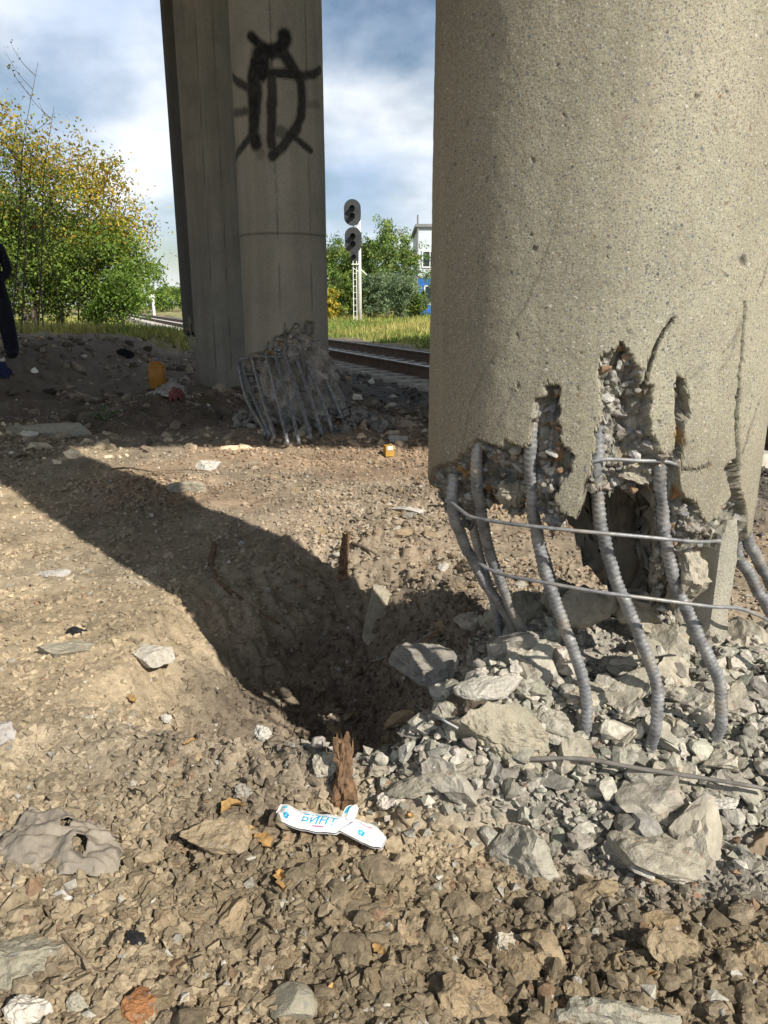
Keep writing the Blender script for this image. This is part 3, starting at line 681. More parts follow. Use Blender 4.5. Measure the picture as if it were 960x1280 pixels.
edge2 = [(296, 461), (301, 448), (316, 442), (331, 439), (335, 426), (339, 436), (342, 420), (354, 418), (356, 401), (361, 416), (369, 403), (376, 408), (378, 414), (382, 401), (395, 403), (394, 431), (402, 439), (406, 446)]
low2 = [(296, 470), (305, 452), (320, 450), (340, 446), (356, 447), (370, 445), (384, 447), (398, 448), (405, 452)]
j2 = on_cyl(350, 291, C2, R2)[2]
sm = [to_sz([p], C2, R2)[0][0] for p in ((342, 150), (385, 150))]
g2 = 'concrete columns under the bridge'
me = column(C2, R2, 8.0, to_sz(edge2, C2, R2), to_sz(low2, C2, R2), [(math.pi*R2*.7, .66), (math.pi*R2*.98, .6), (-math.pi*R2*.7, .66)], 0.0085, 0.03, (0.5, 1.5), 7.45, (0.30, 0.285, 0.245), strokes=strokes, joint=j2, seams=sm, core_z=0.7, seed=300, pebble=18.0)
col2 = thing('bridge_column', 'grey concrete column sprayed with a black beetle drawing, its foot broken to bent bars', 'column', (C2[0], C2[1], 0), group=g2)
link('shaft', me, M['column'], col2)
bed_stones(col2, column.bed, 110, .012, .035, 72)
L2 = (C2[0], C2[1], 0)
bars2 = [[(300, 463), (309, 500), (330, 537)], [(345, 447), (358, 492), (372, 545)], [(370, 446), (386, 492), (400, 535)], [(307, 466), (318, 500), (335, 538)], [(316, 450), (328, 496), (342, 541)], [(333, 445), (345, 490), (358, 546)], [(357, 446), (373, 495), (387, 541)], [(382, 447), (398, 490), (413, 531)], [(395, 447), (413, 488), (428, 524)], [(403, 448), (420, 480), (435, 512)]]
for p in bars2:
    link('rebar', rebar_mesh(px_bar(p, C2, .392, 0.12), 0.0155, n=8, rib=0.02, step=0.010, loc=L2), M['rebar'], col2)
for a0 in (20, 60, 100, 140):
    a = R_(a0); p = C2+.34*np.array([math.cos(a), math.sin(a)])
    link('rebar', rebar_mesh([(p[0], p[1], .72), (p[0]+.05, p[1], .5), (p[0]+.14, p[1], .25), (p[0]+.2, p[1], -.05)], 0.0145, n=8, rib=0.02, step=0.010, loc=L2), M['rebar'], col2)
for pts, R, cc in (([(300, 449), (320, 446), (350, 446), (380, 448), (405, 450)], .385, (0, 0)), ([(296, 467), (320, 468), (350, 469), (390, 469), (415, 470)], .40, (.05, 0)), ([(304, 498), (325, 503), (350, 510), (385, 522), (418, 534)], .42, (.10, -.05))):
    V, F = hoop_px(pts, C2, R, r=0.006, cc=cc); link('hoop', mesh_np('hoop', V-np.array(L2), F, None, True), M['rebar'], col2)
# crushed core still standing inside the cage
def core(c, r0, r1, z0, z1, sh, seed, sub=5):
    V, F = ICO[sub]; V = V.copy(); h = (V[:, 2]+1)/2
    rad_ = np.hypot(V[:, 0], V[:, 1])+1e-9; k = np.minimum(1, rad_*2.6)/rad_; r = r1*(1-h)+r0*h
    P = np.stack([V[:, 0]*k*r+sh[0]*(1-h), V[:, 1]*k*r+sh[1]*(1-h), z1+(z0-z1)*h], 1)
    n = P.copy(); n[:, 2] = 0; n /= np.linalg.norm(n, axis=1)[:, None]+1e-6
    d = 0.34*r0*fbm3(P, 6, 4, seed, .66)+0.07*fbm3(P, 26, 3, seed+3)
    P = P+n*d[:, None]; P[:, 2] += 0.06*fbm3(P, 12, 3, seed+7)
    return P, F
P, F = core(C2, .30, .46, .98, -.12, (.21, -.13), 5)
cc_ = np.array([[.29, .27, .235]])*(1+1.1*fbm3(P, 11, 4, 4, .65))[:, None].clip(.4, 1.7)
link('core', mesh_np('core', P, F, cc_), M['stones'], col2)

base3 = [(238, 474), (262, 480), (300, 480)]
def plain_column(c, R, seed, seams, zlow, joint=None):
    pl = [(-math.pi*R*.49, zlow), (0, zlow), (math.pi*R*.49, zlow)]
    ed = [(-math.pi*R*.49, zlow-.2), (math.pi*R*.49, zlow-.2)]
    return column(c, R, 8, ed, pl, [(math.pi*R*.9, zlow)], .016, .04, (zlow, zlow+1.4), 7.45, (0.285, 0.27, 0.235), seams=seams, core_z=zlow, seed=seed, joint=joint, jag=0.0)
col3 = thing('bridge_column', 'intact plain concrete column standing half hidden behind the graffiti column', 'column', (C3[0], C3[1], 0), group=g2)
link('shaft', plain_column(C3, .40, 400, (-.12, .10), -.12, 3.0), M['column'], col3)
edge4 = [(222, 416), (231, 412), (234, 395), (238, 394), (243, 412), (262, 416)]
low4 = [(224, 420), (231, 417), (238, 415), (246, 417), (262, 420)]
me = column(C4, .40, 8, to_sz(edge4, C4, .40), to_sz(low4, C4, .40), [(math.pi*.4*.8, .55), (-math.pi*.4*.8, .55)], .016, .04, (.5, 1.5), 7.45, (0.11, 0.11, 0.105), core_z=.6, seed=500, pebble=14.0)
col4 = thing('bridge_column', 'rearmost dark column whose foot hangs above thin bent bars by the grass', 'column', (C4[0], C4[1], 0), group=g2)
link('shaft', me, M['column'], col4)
for k in range(9):
    a = R_(-160+k*40); p = C4+.34*np.array([math.cos(a), math.sin(a)]); sh = .12
    link('rebar', rebar_mesh([(p[0], p[1], .75), (p[0], p[1], .55), (p[0]+sh*.5, p[1], .3), (p[0]+sh, p[1], -.1)], 0.0145, n=6, rib=.03, step=.03, loc=(C4[0], C4[1], 0)), M['rebar'], col4)

# the deck the columns carry: it stands above the frame and shades the far ground
dk = MB(); dk.box((0, 7.55, 8.0), (110, 18.5, 0.5)); 
deck = dk.build('bridge_deck', M['deck']); tag(deck, 'concrete road bridge deck carried by the columns', None, kind='structure')
for yy in (0.2, 4.0, 7.6, 11.2, 14.8): pass
gd = MB()
for yy in (0.1, 3.85, 7.6, 11.35, 15.1): gd.box((0, yy, 7.62), (109.5, 0.5, 0.255))
gd.build('girder', M['deck'], deck)

# ------------------------------------------------------------------ railway
def rail_frame(t, off, z): p = TP+TD*t+TN*off; return (p[0], p[1], z)
track = thing('railway_track', 'single railway track on concrete sleepers running past the columns', 'railway track', rail_frame(0, .76, 0))
T0, T1 = -18.0, 170.0; tloc = np.array(rail_frame(0, .76, 0))
prof = [(-.075, .0), (.075, .0), (.075, .012), (.014, .03), (.010, .13), (.037, .145), (.037, .176), (.03, .18), (-.03, .18), (-.037, .176), (-.037, .145), (-.010, .13), (-.014, .03), (-.075, .012)]
for off in (0.0, 1.52):
    V = []
    ts = np.linspace(T0, T1, 40)
    for t in ts:
        b = TP+TD*t+TN*off
        for a, z in prof: V.append((b[0]+TN[0]*a-tloc[0], b[1]+TN[1]*a-tloc[1], .045+z))
    n = len(prof); F = grid_faces(len(ts), n, True)
    me = mesh_np('rail', np.array(V), F, None, False); me.materials.append(M['rail']); me.materials.append(M['railtop'])
    mi = np.zeros(len(F), np.int32); mi.reshape(len(ts)-1, n)[:, 7] = 1; me.polygons.foreach_set('material_index', mi)
    link('rail', me, None, track)
sb = MB(); yaw = math.atan2(TN[1], TN[0]); V = []
for sx in np.linspace(-1.35, 1.35, 7):
    h = 0.0 if abs(sx) > .5 else -.03
    for a, z in ((-.15, -.14), (.15, -.14), (.10, .03+h), (-.10, .03+h)): V.append((sx, a, z))
F = [tuple(f) for f in grid_faces(7, 4, True)]+[(0, 1, 2, 3), (27, 26, 25, 24)]
sb.add(V, F); sme = None
for k in range(298):
    t = T0+k*.57; p = TP+TD*t+TN*.76
    if t > T1: break
    if sme is None: so = sb.build('sleeper', M['sleeper'], track); sme = so.data
    else: so = link('sleeper', sme, None, track)
    so.location = (p[0]-tloc[0], p[1]-tloc[1], .02); so.rotation_euler = (0, 0, yaw+random.uniform(-.01, .01))
bq = np.random.default_rng(77); nb = 5000
t = -12+bq.uniform(0, 1, nb)**1.5*70; off = .76+bq.normal(0, 1.15, nb).clip(-2.7, 2.7)
p = TP[None]+TD[None]*t[:, None]+TN[None]*off[:, None]; z = Hf(p[:, 0], p[:, 1])
sz = bq.uniform(.018, .04, nb)
scatter('ballast', np.c_[p, z], sz, np.array([.155, .14, .125])[None]*bq.uniform(.5, 1.5, (nb, 1)), 1, 31, nvar=8, rough=0, label='dark crushed stone ballast around the railway track')

# ------------------------------------------------------------------ signal, building, marker post
def signal():
    base = on_y(450, 404, 42.0); gx_, gy_ = base[0], base[1]; gz_ = hz(gx_, gy_)
    k = mpp(base); top = CAM_H
    t = thing('railway_signal', 'tall white railway signal mast with two black oval lamp boards', 'railway signal', (gx_, gy_, gz_))
    Z = lambda py: on_y(450, py, gy_)[2]-gz_
    X = lambda px: on_y(px, 300, gy_)[0]-gx_
    MB().tube([(0, 0, -.3), (0, 0, Z(310)), (0, 0, Z(258))], [.11, .09, .07], 12).build('mast', M['white'], t, smooth=True)
    for a, b in ((-.34, 'l'), (-.16, 'r')):
        MB().tube([(a, -.12, -.1), (a, -.12, Z(322))], .022, 6).build('ladder_rail', M['white'], t)
    for z in np.arange(.25, Z(335), .33):
        MB().tube([(-.34, -.12, z), (-.16, -.12, z)], .014, 6).build('rung', M['white'], t)
    MB().tube([(-.30, -.02, Z(300)), (-.30, -.02, Z(275))], .03, 6).tube([(-.1, -.02, Z(300)), (-.1, -.02, Z(275))], .03, 6).build('bracket', M['white'], t)
    MB().box((-.2, -.1, Z(330.5)), (.42, .3, .05)).build('step', M['white'], t)
    MB().tube([(.02, 0, Z(336)), (.40, -.15, Z(344))], .03, 6).build('arm', M['white'], t)
    MB().tube([(-.36, -.12, Z(335)), (.1, 0, Z(342))], .02, 6).build('brace', M['white'], t)
    for cy, cx in ((266, 441), (300.5, 441.5)):
        w, hh = .45, .66; z0 = Z(cy); x0 = X(cx)
        pts = []
        for i in range(24):
            a = 2*math.pi*i/24; pts.append((x0+w*math.cos(a), z0+(hh-w)*np.sign(math.sin(a))+w*math.sin(a)))
        n = len(pts); V = [(x, -.16, z) for x, z in pts]+[(x, -.12, z) for x, z in pts]
        bo = MB().add(V, [tuple(range(n)), tuple(range(2*n-1, n-1, -1))]+[(i, n+i, n+(i+1) % n, (i+1) % n) for i in range(n)]).build('lamp_board', M['black'], t)
        for dz in (.19, -.19):
            hood(bo, x0, z0+dz)
    lamp_x, lz = X(442.5), Z(321)
    bo = MB().box((lamp_x, -.04, lz), (.40, .24, .40)).build('lamp_case', M['black'], t); hood(bo, lamp_x, lz, .8)
def hood(par, x0, z0, s=1.0):
    ln = MB(); a = [(x0+.10*s*math.cos(i*math.pi/8), -.185, z0+.10*s*math.sin(i*math.pi/8)) for i in range(16)]
    b = [(p[0], -.155, p[2]) for p in a]
    ln.add(a+b, [tuple(range(15, -1, -1))]+[(i, (i+1) % 16, 16+(i+1) % 16, 16+i) for i in range(16)]); ln.build('lens', M['lens'], par)
    V = []; m = 11
    for rr in (.13*s, .145*s):
        for y in (-.16, -.60*s):
            for i in range(m):
                an = math.radians(-25+i*230/(m-1)); V.append((x0+rr*math.cos(an), y if 1 < i < m-2 else max(y, -.35*s), z0+rr*math.sin(an)))
    F = []
    for i in range(m-1):
        F += [(i, i+1, m+i+1, m+i), (2*m+i, 3*m+i, 3*m+i+1, 2*m+i+1), (m+i, m+i+1, 3*m+i+1, 3*m+i), (i, 2*m+i, 2*m+i+1, i+1)]
    F += [(0, m, 3*m, 2*m), (m-1, 3*m-1, 4*m-1, 2*m-1)]
    MB().add(V, F).build('visor', M['black'], par)
signal()

def building():
    yb = 62.0; pL = on_y(522.5, 330, yb); x0 = pL[0]; gz_ = .25
    b = thing('industrial_building', 'pale two storey building with a blue painted ground floor behind the trees', 'building', (x0, yb, gz_))
    zt = on_y(530, 284, yb)[2]-gz_; zb = on_y(530, 347, yb)[2]-gz_
    Wd, Dp = 16.0, 11.0
    MB().box((Wd/2, Dp/2, zb+(zt-zb)/2), (Wd, Dp, zt-zb)).build('upper_wall', M['wall'], b)
    MB().box((Wd/2, Dp/2, zb/2-.15), (Wd+.06, Dp+.06, zb+.3)).build('lower_wall', M['blue'], b)
    MB().box((Wd/2, Dp/2, zt+.11), (Wd+.5, Dp+.5, .22)).build('roof', M['roof'], b)
    MB().tube([(-.06, -.10, 0), (-.06, -.10, zt+.9)], .07, 8).build('drainpipe', M['roof'], b)
    for k in range(1, 8):
        MB().box((k*2.0, -.012, zb+(zt-zb)/2), (.05, .04, zt-zb-.02)).build('panel_joint', M['roof'], b)
    for zc, hh in ((zb+1.4, 1.3), (zb-1.35, 1.5)):
        for k in range(6):
            xc = .95+k*2.4 if zc > zb else 1.15+k*2.4
            w = MB().box((xc, -.03, zc), (1.3, .10, hh)).build('window_frame', M['white'], b)
            for dx_ in (-.29, .29): MB().box((xc+dx_, -.075, zc), (.5, .03, hh-.2)).build('pane', M['glass'], w)
    wv = MB().box((.42, -.03, zb+1.05), (.22, .08, .5)).build('vent', M['black'], b)
building()
p = on_y(192.5, 391, 88); mz = hz(p[0], p[1]); hp = on_y(192, 372, 88)[2]-mz
mp_ = thing('marker_post', 'short white post beside the far track by the yellowing bush', 'post', (p[0], p[1], mz))
MB().tube([(0, 0, -.2), (0, 0, hp)], .16, 10).build('post', M['white'], mp_); MB().box((0, -.1, hp+.12), (.75, .12, .45)).build('plate', M['white'], mp_)

# ------------------------------------------------------------------ trees and plants
def leaves_mesh(name, P, size, cols, r):
    n = len(P); Rm = rand_rot(r, n); q = np.array([[-.5, 0, 0], [0, .28, .06], [.6, 0, 0], [0, -.28, .06]])
    V = np.einsum('nij,kj->nki', Rm, q)*size[:, None, None]+P[:, None]
    return mesh_np(name, V.reshape(-1, 3), np.arange(4*n).reshape(-1, 4), np.repeat(cols, 4, 0))
def tree(name, label, loc, h, w, nclump, per, pal, leaf, group=None, seed=0, bottom=0.05, trunks=3, up=0.35, spread=0.12, cat='tree', yellow=None, shape='bush', twigs=True):
    r = np.random.default_rng(seed); t = thing(name, label, cat, loc, 0, group)
    mb = MB(); cl = []
    ends = []
    for k in range(trunks):
        a = r.uniform(0, 6.28); d = w*.5*r.uniform(.15, .75)
        e = np.array([math.cos(a)*d, math.sin(a)*d, h*r.uniform(.72, .98)])
        m = np.array([e[0]*.35, e[1]*.35, e[2]*.45]); rb = .012*h*r.uniform(.7, 1.2)
        P = spline([(e[0]*.08, e[1]*.08, -.2), m, e], h/9); mb.tube(P, np.linspace(rb, rb*.12, len(P)), 6)
        ends.append(P)
        for j in range(5):
            i0 = r.integers(len(P)//4, len(P)-1); a2 = r.uniform(0, 6.28); L = w*.4*r.uniform(.4, .9)
            q = P[i0]+np.array([math.cos(a2)*L, math.sin(a2)*L, L*r.uniform(.2, 1.1)]); Q = spline([P[i0], (P[i0]+q)/2+np.array([0, 0, .06*L]), q], L/4)
            mb.tube(Q, np.linspace(rb*.4, rb*.06, len(Q)), 5); ends.append(Q)
    mb.build('trunk', M['bark'], t)
    cs = []
    while len(cs) < nclump:
        if r.random() < .5:
            Q = ends[r.integers(len(ends))]; c_ = Q[r.integers(len(Q)//3, len(Q))]+r.normal(0, w*.05, 3)
        else:
            u = r.uniform(-1, 1, 3)
            if (u**2).sum() > 1: continue
            zc = bottom*h+(1-bottom)*h*(u[2]+1)/2; prof_ = (1-abs((zc/h-.42)/.62)**2.2) if shape == 'bush' else (1-abs((zc/h-.5)/.56)**2.5)*.85
            c_ = np.array([u[0]*w*.5*max(prof_, .1), u[1]*w*.5*max(prof_, .1), zc])
        if c_[2] < bottom*h*.6: continue
        cs.append(c_)
    cs = np.array(cs); n = nclump*per
    ci = np.repeat(np.arange(nclump), per); sp = spread*w*r.uniform(.5, 1.3, nclump)[ci]
    off = r.normal(0, 1, (n, 3))*np.array([1, 1, .8])[None]*sp[:, None]*.55
    P = cs[ci]+off; P[:, 2] = np.maximum(P[:, 2], .04)
    pal = np.array(pal); bri = r.uniform(.55, 1.4, nclump)[ci]
    kk = r.integers(0, len(pal), nclump)[ci]; kk = np.where(r.random(n) < .35, r.integers(0, len(pal), n), kk); cols = pal[kk]
    if yellow is not None:
        yp = sstep(yellow[0], yellow[1], P[:, 2]/h+.35*(P[:, 0]/w)+r.normal(0, .10, nclump)[ci]); k = r.random(n) < yp*.9; yc = np.array([[.18, .145, .018], [.21, .155, .02], [.135, .135, .02], [.19, .11, .015]])
        cols = np.where(k[:, None], yc[r.integers(0, 4, n)], cols)
    cols = cols*2.5*(bri*r.uniform(.75, 1.25, n))[:, None]
    link('crown', leaves_mesh('crown', P, leaf*r.uniform(.6, 1.4, n), cols, r), M['leaf'], t)
    return t
G = [[.062, .098, .018], [.082, .118, .022], [.105, .130, .025], [.045, .072, .016]]
GW = [[.075, .12, .030], [.09, .13, .038], [.06, .10, .025], [.12, .14, .035]]
GG = [[.085, .115, .065], [.10, .13, .07], [.07, .10, .05]]
GY = [[.20, .19, .03], [.26, .20, .03], [.14, .16, .03]]
def at(px, y): p = on_y(px, 400, y); return (p[0], y, hz(p[0], y, False))
gl = 'bushes at the left edge of the clearing'
tree('autumn_tree', 'yellowing leafy tree rising highest at the far left, green lower down', at(42, 25), 7.0, 4.6, 380, 48, G, .105, gl, 1, trunks=5, yellow=(.50, .98))
tree('autumn_tree', 'broad bush turning gold on its right side beside the gap to the far track', at(118, 26), 6.0, 4.8, 420, 48, G, .105, gl, 2, trunks=5, yellow=(.40, .92))
tree('autumn_tree', 'bright green low bush in front of the gold one at the grass', at(150, 25), 3.3, 3.3, 220, 46, [[.085, .135, .025], [.11, .155, .03], [.065, .105, .02]], .10, gl, 3, trunks=4, yellow=(.8, 1.2))
tree('autumn_tree', 'dense green bush low at the left frame edge', at(10, 26), 4.6, 4.2, 260, 46, G, .10, gl, 4, trunks=4, yellow=(.75, 1.2))
tree('autumn_tree', 'mid green bush behind the bare saplings', at(78, 27.5), 4.6, 4.0, 280, 46, G, .10, gl, 5, trunks=4, yellow=(.7, 1.2))
gr = 'trees beyond the track'
for i, (px, y, h, w, pal, sh, lb, nc_) in enumerate([(484, 52, 6.6, 3.2, GW, 'up', 'tallest upright green tree beyond the signal', 380), (507, 53, 5.6, 2.5, GW, 'up', 'upright green tree nearest the pale building', 240), (462, 54, 5.3, 3.0, GW, 'up', 'green tree directly behind the signal mast', 300),
                                                 (424, 55, 5.6, 3.6, GW, 'up', 'green tree right beside the edge of the graffiti column', 300), (500, 47.5, 2.9, 3.6, GG, 'bush', 'greyish green shrub below the upright trees', 170), (470, 47, 2.6, 2.6, GG, 'bush', 'low grey green shrub just right of the signal foot', 130),
                                                 (413, 46, 1.8, 1.5, GY, 'bush', 'yellow leaved shrub beside the graffiti column', 130), (437, 47, 2.7, 2.4, G, 'bush', 'bright green shrub left of the signal foot', 130), (444, 56, 5.2, 3.4, GW, 'up', 'green tree filling the gap left of the signal mast', 280), (390, 54, 5.5, 4, GW, 'up', 'green tree hidden behind the graffiti column', 160), (560, 54, 5.5, 4, GW, 'up', 'green tree hidden behind the near column', 160), (520, 48, 1.7, 1.9, G, 'bush', 'green shrub against the foot of the pale building', 120)]):
    tree('green_tree' if sh == 'up' else 'green_shrub', lb, at(px, y), h, w, nc_, 36, pal, .14, gr, 20+i, trunks=4, shape=sh, spread=.10, cat='tree' if sh == 'up' else 'shrub')
gf = 'far trees along the track'
for i, (px, y, h) in enumerate([(205, 118, 3.6), (216, 125, 4.2), (228, 121, 3.8), (190, 120, 3.8), (240, 130, 4.4), (172, 125, 4)]):
    tree('far_tree', ['small distant tree standing left of the white marker post', 'far tree in the middle of the gap', 'far tree touching the edge of the dark column', 'far tree mostly behind the bush by the marker post', 'far tree behind the dark rear column', 'far tree hidden behind the gold bush'][i], at(px, y), h, 4.2, 70, 26, G, .3, gf, 50+i, trunks=2)
# bare saplings in front of the bushes
SAP = ['tall thin nearly leafless sapling second from the left, leaning right', 'tall bare sapling leaning right in front of the yellowing tree', 'low bare sapling leaning left before the green bush', 'tallest bare sapling, its twigs reaching above the bushes into the sky', 'shortest bare sapling, nearest the gap to the far track', 'upright middling bare sapling between the two tall ones and the low one']
def sapling(px, y, h, lean, seed):
    r = np.random.default_rng(seed); l = at(px, y); t = thing('bare_sapling', SAP[seed-1], 'sapling', l, 0, 'bare saplings in front of the bushes')
    mb = MB(); P = spline([(0, 0, -.1), (lean*.35, .05, h*.4), (lean*.6, -.03, h*.7), (lean, 0, h)], .15); mb.tube(P, np.linspace(.022, .004, len(P)), 6)
    tips = []
    for k in range(9):
        i0 = r.integers(len(P)//5, len(P)-2); d = r.choice([-1, 1]); L = r.uniform(.4, 1.1)
        q = P[i0]+np.array([d*L*.75+lean*.1, r.uniform(-.3, .3), L*.8]); Q = spline([P[i0], (P[i0]+q)/2+np.array([d*.05, 0, -.03]), q], .12); mb.tube(Q, np.linspace(.010, .003, len(Q)), 5); tips += list(Q[len(Q)//2:])
    mb.build('stem', M['bark'], t); tips = np.array(tips)[r.integers(0, len(tips), 60)]+r.normal(0, .05, (60, 3))
    link('leaves', leaves_mesh('leaves', tips, np.full(60, .07), np.array([[.12, .13, .03]])*r.uniform(.6, 1.5, (60, 1)), r), M['leaf'], t)
for i, a in enumerate([(24, 19.5, 4.4, .9, 1), (44, 20, 5.4, 1.1, 2), (78, 20.5, 3.0, -.3, 3), (12, 20, 6.3, 1.5, 4), (95, 21, 2.4, .4, 5), (52, 19.2, 3.2, .2, 6)]): sapling(*a)

# verge grass
gq = np.random.default_rng(9); n0 = 130000
rr = 14+gq.uniform(0, 1, n0)**1.7*60; aa = np.radians(gq.uniform(-34, 16, n0)); x, y = rr*np.sin(aa), rr*np.cos(aa)
_, gm = ground_colour(x, y); keep = gm > gq.uniform(.25, .9, n0); x, y = x[keep], y[keep]; n = len(x); z = H0(x, y)-.02
pn = fbm2(x*.5, y*.5, 3, 80); hgt = gq.uniform(.07, .30, n)*(1+.6*pn)*np.where(y > 40, 1.2, 1); wd = gq.uniform(.010, .024, n)*(1+y/40)
an = gq.uniform(0, 6.28, n); lx, ly = gq.normal(0, .10, n), gq.normal(0, .10, n)
V = np.stack([np.c_[x-np.cos(an)*wd, y-np.sin(an)*wd, z], np.c_[x+np.cos(an)*wd, y+np.sin(an)*wd, z], np.c_[x+lx, y+ly, z+hgt]], 1)
dry = sstep(-.12, .35, pn+gq.normal(0, .12, n))[:, None]; cols = np.array([[.125, .165, .035]])*(1-dry)+np.array([[.30, .27, .09]])*dry; cols = cols*1.6*gq.uniform(.6, 1.35, (n, 1))
go = link('grass', mesh_np('grass', V.reshape(-1, 3), np.arange(3*n).reshape(-1, 3), np.repeat(cols, 3, 0)), M['grass']); tag(go, 'rough yellow green grass on the verges', None, kind='stuff')

# ------------------------------------------------------------------ loose soil and rubble
sq = np.random.default_rng(21)
def polar(n, r0, r1, a0=-33, a1=33, pw=1.0, q=sq):
    u = q.uniform(0, 1, n); r = r0*(r1/r0)**(u**pw); a = np.radians(q.uniform(a0, a1, n)); return r*np.sin(a), r*np.cos(a)
def heapd(x, y): return np.sqrt(((x-0.80)/0.95)**2+((y-1.78+0.10*fbm2(x*4, y*4, 2, 7))/np.where(y < 1.78, 0.50, 0.75))**2)
def in_col(x, y): return np.hypot(x-NC[0], y-NC[1]) < .0
def soilcols(x, y, q, wh=.04):
    c, _ = ground_colour(x, y); c = c*q.uniform(.72, 1.3, (len(x), 1)); k = q.random(len(x))
    c = np.where((k < wh)[:, None], np.array([[.46, .43, .37]])*q.uniform(.6, 1.2, (len(x), 1)), c)
    c = np.where(((k > wh) & (k < wh+.018))[:, None], np.array([[.33, .22, .14]])*q.uniform(.7, 1.2, (len(x), 1)), c); return c
x, y = polar(98000, .75, 8.5, -44, 44, pw=.80); k = (clodmask(x, y)*.65+.35 > sq.random(len(x))); x, y = x[k], y[k]
s = sq.lognormal(-5.05, .42, len(x)).clip(.003, .016)*(.75+.22*np.hypot(x, y)); s = s.clip(.003, .0135)
scatter('soil_crumbs', np.c_[x, y, Hf(x, y)], s, soilcols(x, y, sq), 1, 41, nvar=10, rough=0, planes=5, label='fine crumbs of soil and grit over the churned ground') if False else None
def tiny(name, pos, size, cols, seed, label):
    r = np.random.default_rng(seed); n = len(pos); t = (1+5**.5)/2
    bv = np.array([[1, 0, 0], [-1, 0, 0], [0, 1, 0], [0, -1, 0], [0, 0, 1], [0, 0, -1]])*1.15
    bf = np.array([[0, 2, 4], [2, 1, 4], [1, 3, 4], [3, 0, 4], [2, 0, 5], [1, 2, 5], [3, 1, 5], [0, 3, 5]])
    V = bv[None]*r.uniform(.55, 1.35, (n, 6, 1))+r.normal(0, .22, (n, 6, 3))*np.array([1, .8, .6])[None, None]; V = np.einsum('nij,nkj->nki', rand_rot(r, n), V)*size[:, None, None]
    V[:, :, 2] *= .75; V += pos[:, None]; V[:, :, 2] += (size*.2)[:, None]
    o = link(name, mesh_np(name, V.reshape(-1, 3), (bf[None]+(np.arange(n)*6)[:, None, None]).reshape(-1, 3), np.repeat(cols, 6, 0)), M['stones']); tag(o, label, None, kind='stuff'); return o
tiny('soil_crumbs', np.c_[x, y, Hf(x, y)], s, soilcols(x, y, sq), 41, 'fine crumbs of soil and grit over the churned ground')
x, y = polar(9500, .8, 9.0, -44, 44); k = (clodmask(x, y)*.8+.2 > sq.random(len(x))); x, y = x[k], y[k]
s = sq.lognormal(-4.35, .45, len(x)).clip(.007, .034)*(.8+.12*np.hypot(x, y)); tone = soilcols(x, y, sq, .04)
scatter('soil_lumps', np.c_[x, y, Hf(x, y)], s.clip(.009, .045), tone, 1, 42, nvar=14, rough=.25, fine=0, planes=6, label='small lumps of soil and stone over the churned ground')
x, y = polar(2600, .85, 6.0, -42, 42); k = (clodmask(x, y)*(.30+.70*sstep(-.5, .3, x)) > sq.random(len(x))) & (heapd(x, y) > .72); x, y = x[k], y[k]
s = (sq.lognormal(-4.05, .40, len(x))*(.8+.15*np.hypot(x, y))).clip(.010, .050)
scatter('earth_crumbles', np.c_[x, y, Hf(x, y)], s, soilcols(x, y, sq, .03)*.92, 2, 45, nvar=16, rough=.34, fine=.22, planes=7, dmin=.5, sink=.42, label='crumbling lumps of earth over the churned ground')
x, y = polar(7000, 6.0, 19, -31, 10); k = (clodmask(x*.5, y*.5)*.6+.3 > sq.random(len(x))); x, y = x[k], y[k]
s = (sq.lognormal(-3.45, .60, len(x))*(.7+.06*np.hypot(x, y))).clip(.02, .16)
scatter('shaded_debris', np.c_[x, y, Hf(x, y)], s, soilcols(x, y, sq, .05)*sq.uniform(.6, 2.3, (len(x), 1)), 1, 46, nvar=12, rough=.3, fine=0, planes=7, sink=.4, label='lumps of soil and rubble strewn in the shade of the bridge')
a_ = sq.uniform(0, 6.28, 420); r_ = .28+.45*sq.uniform(0, 1, 420)**1.4; x, y = C2[0]+.28+r_*np.cos(a_)*1.15, C2[1]-.12+r_*np.sin(a_)*.9
scatter('column_rubble', np.c_[x, y, H0(x, y)+.12*np.exp(-(r_/.45)**2)], sq.lognormal(-3.1, .4, 420).clip(.02, .08), np.array([[.24, .225, .195]])*sq.uniform(.6, 1.4, (420, 1)), 2, 47, nvar=12, rough=.3, fine=.15, planes=9, label='broken concrete rubble round the foot of the graffiti column')
# crushed concrete of the heap
def heap_pts(n, lim=1.12, q=sq):
    x = q.uniform(-.35, 2.0, n*4); y = q.uniform(.85, 2.55, n*4); d = heapd(x, y); k = (d < lim*q.uniform(.55, 1.0, len(x))) & (np.hypot(x-.6, y-1.9) > .12); return x[k][:n], y[k][:n]
x, y = heap_pts(7500, 1.15); s = sq.lognormal(-4.75, .42, len(x)).clip(.004, .014)
cc_ = np.array([[.40, .375, .31]])*sq.uniform(.55, 1.45, (len(x), 1))*(1+sq.normal(0, .02, (len(x), 3)))
tiny('rubble_grit', np.c_[x, y, Hf(x, y)+sq.uniform(0, .02, len(x))], s, cc_, 43, 'small crushed concrete fragments of the rubble heap')
x, y = heap_pts(2500, 1.12); s = sq.lognormal(-3.92, .46, len(x)).clip(.009, .048)
cc_ = np.array([[.41, .385, .325]])*sq.uniform(.55, 1.45, (len(x), 1))*(1+sq.normal(0, .02, (len(x), 3)))
scatter('rubble_fragments', np.c_[x, y, Hf(x, y)+sq.uniform(-.008, .035, len(x))], s, cc_, 2, 44, nvar=18, rough=.30, fine=.16, planes=9, dmin=.35, label='fist sized and smaller concrete fragments of the rubble heap')

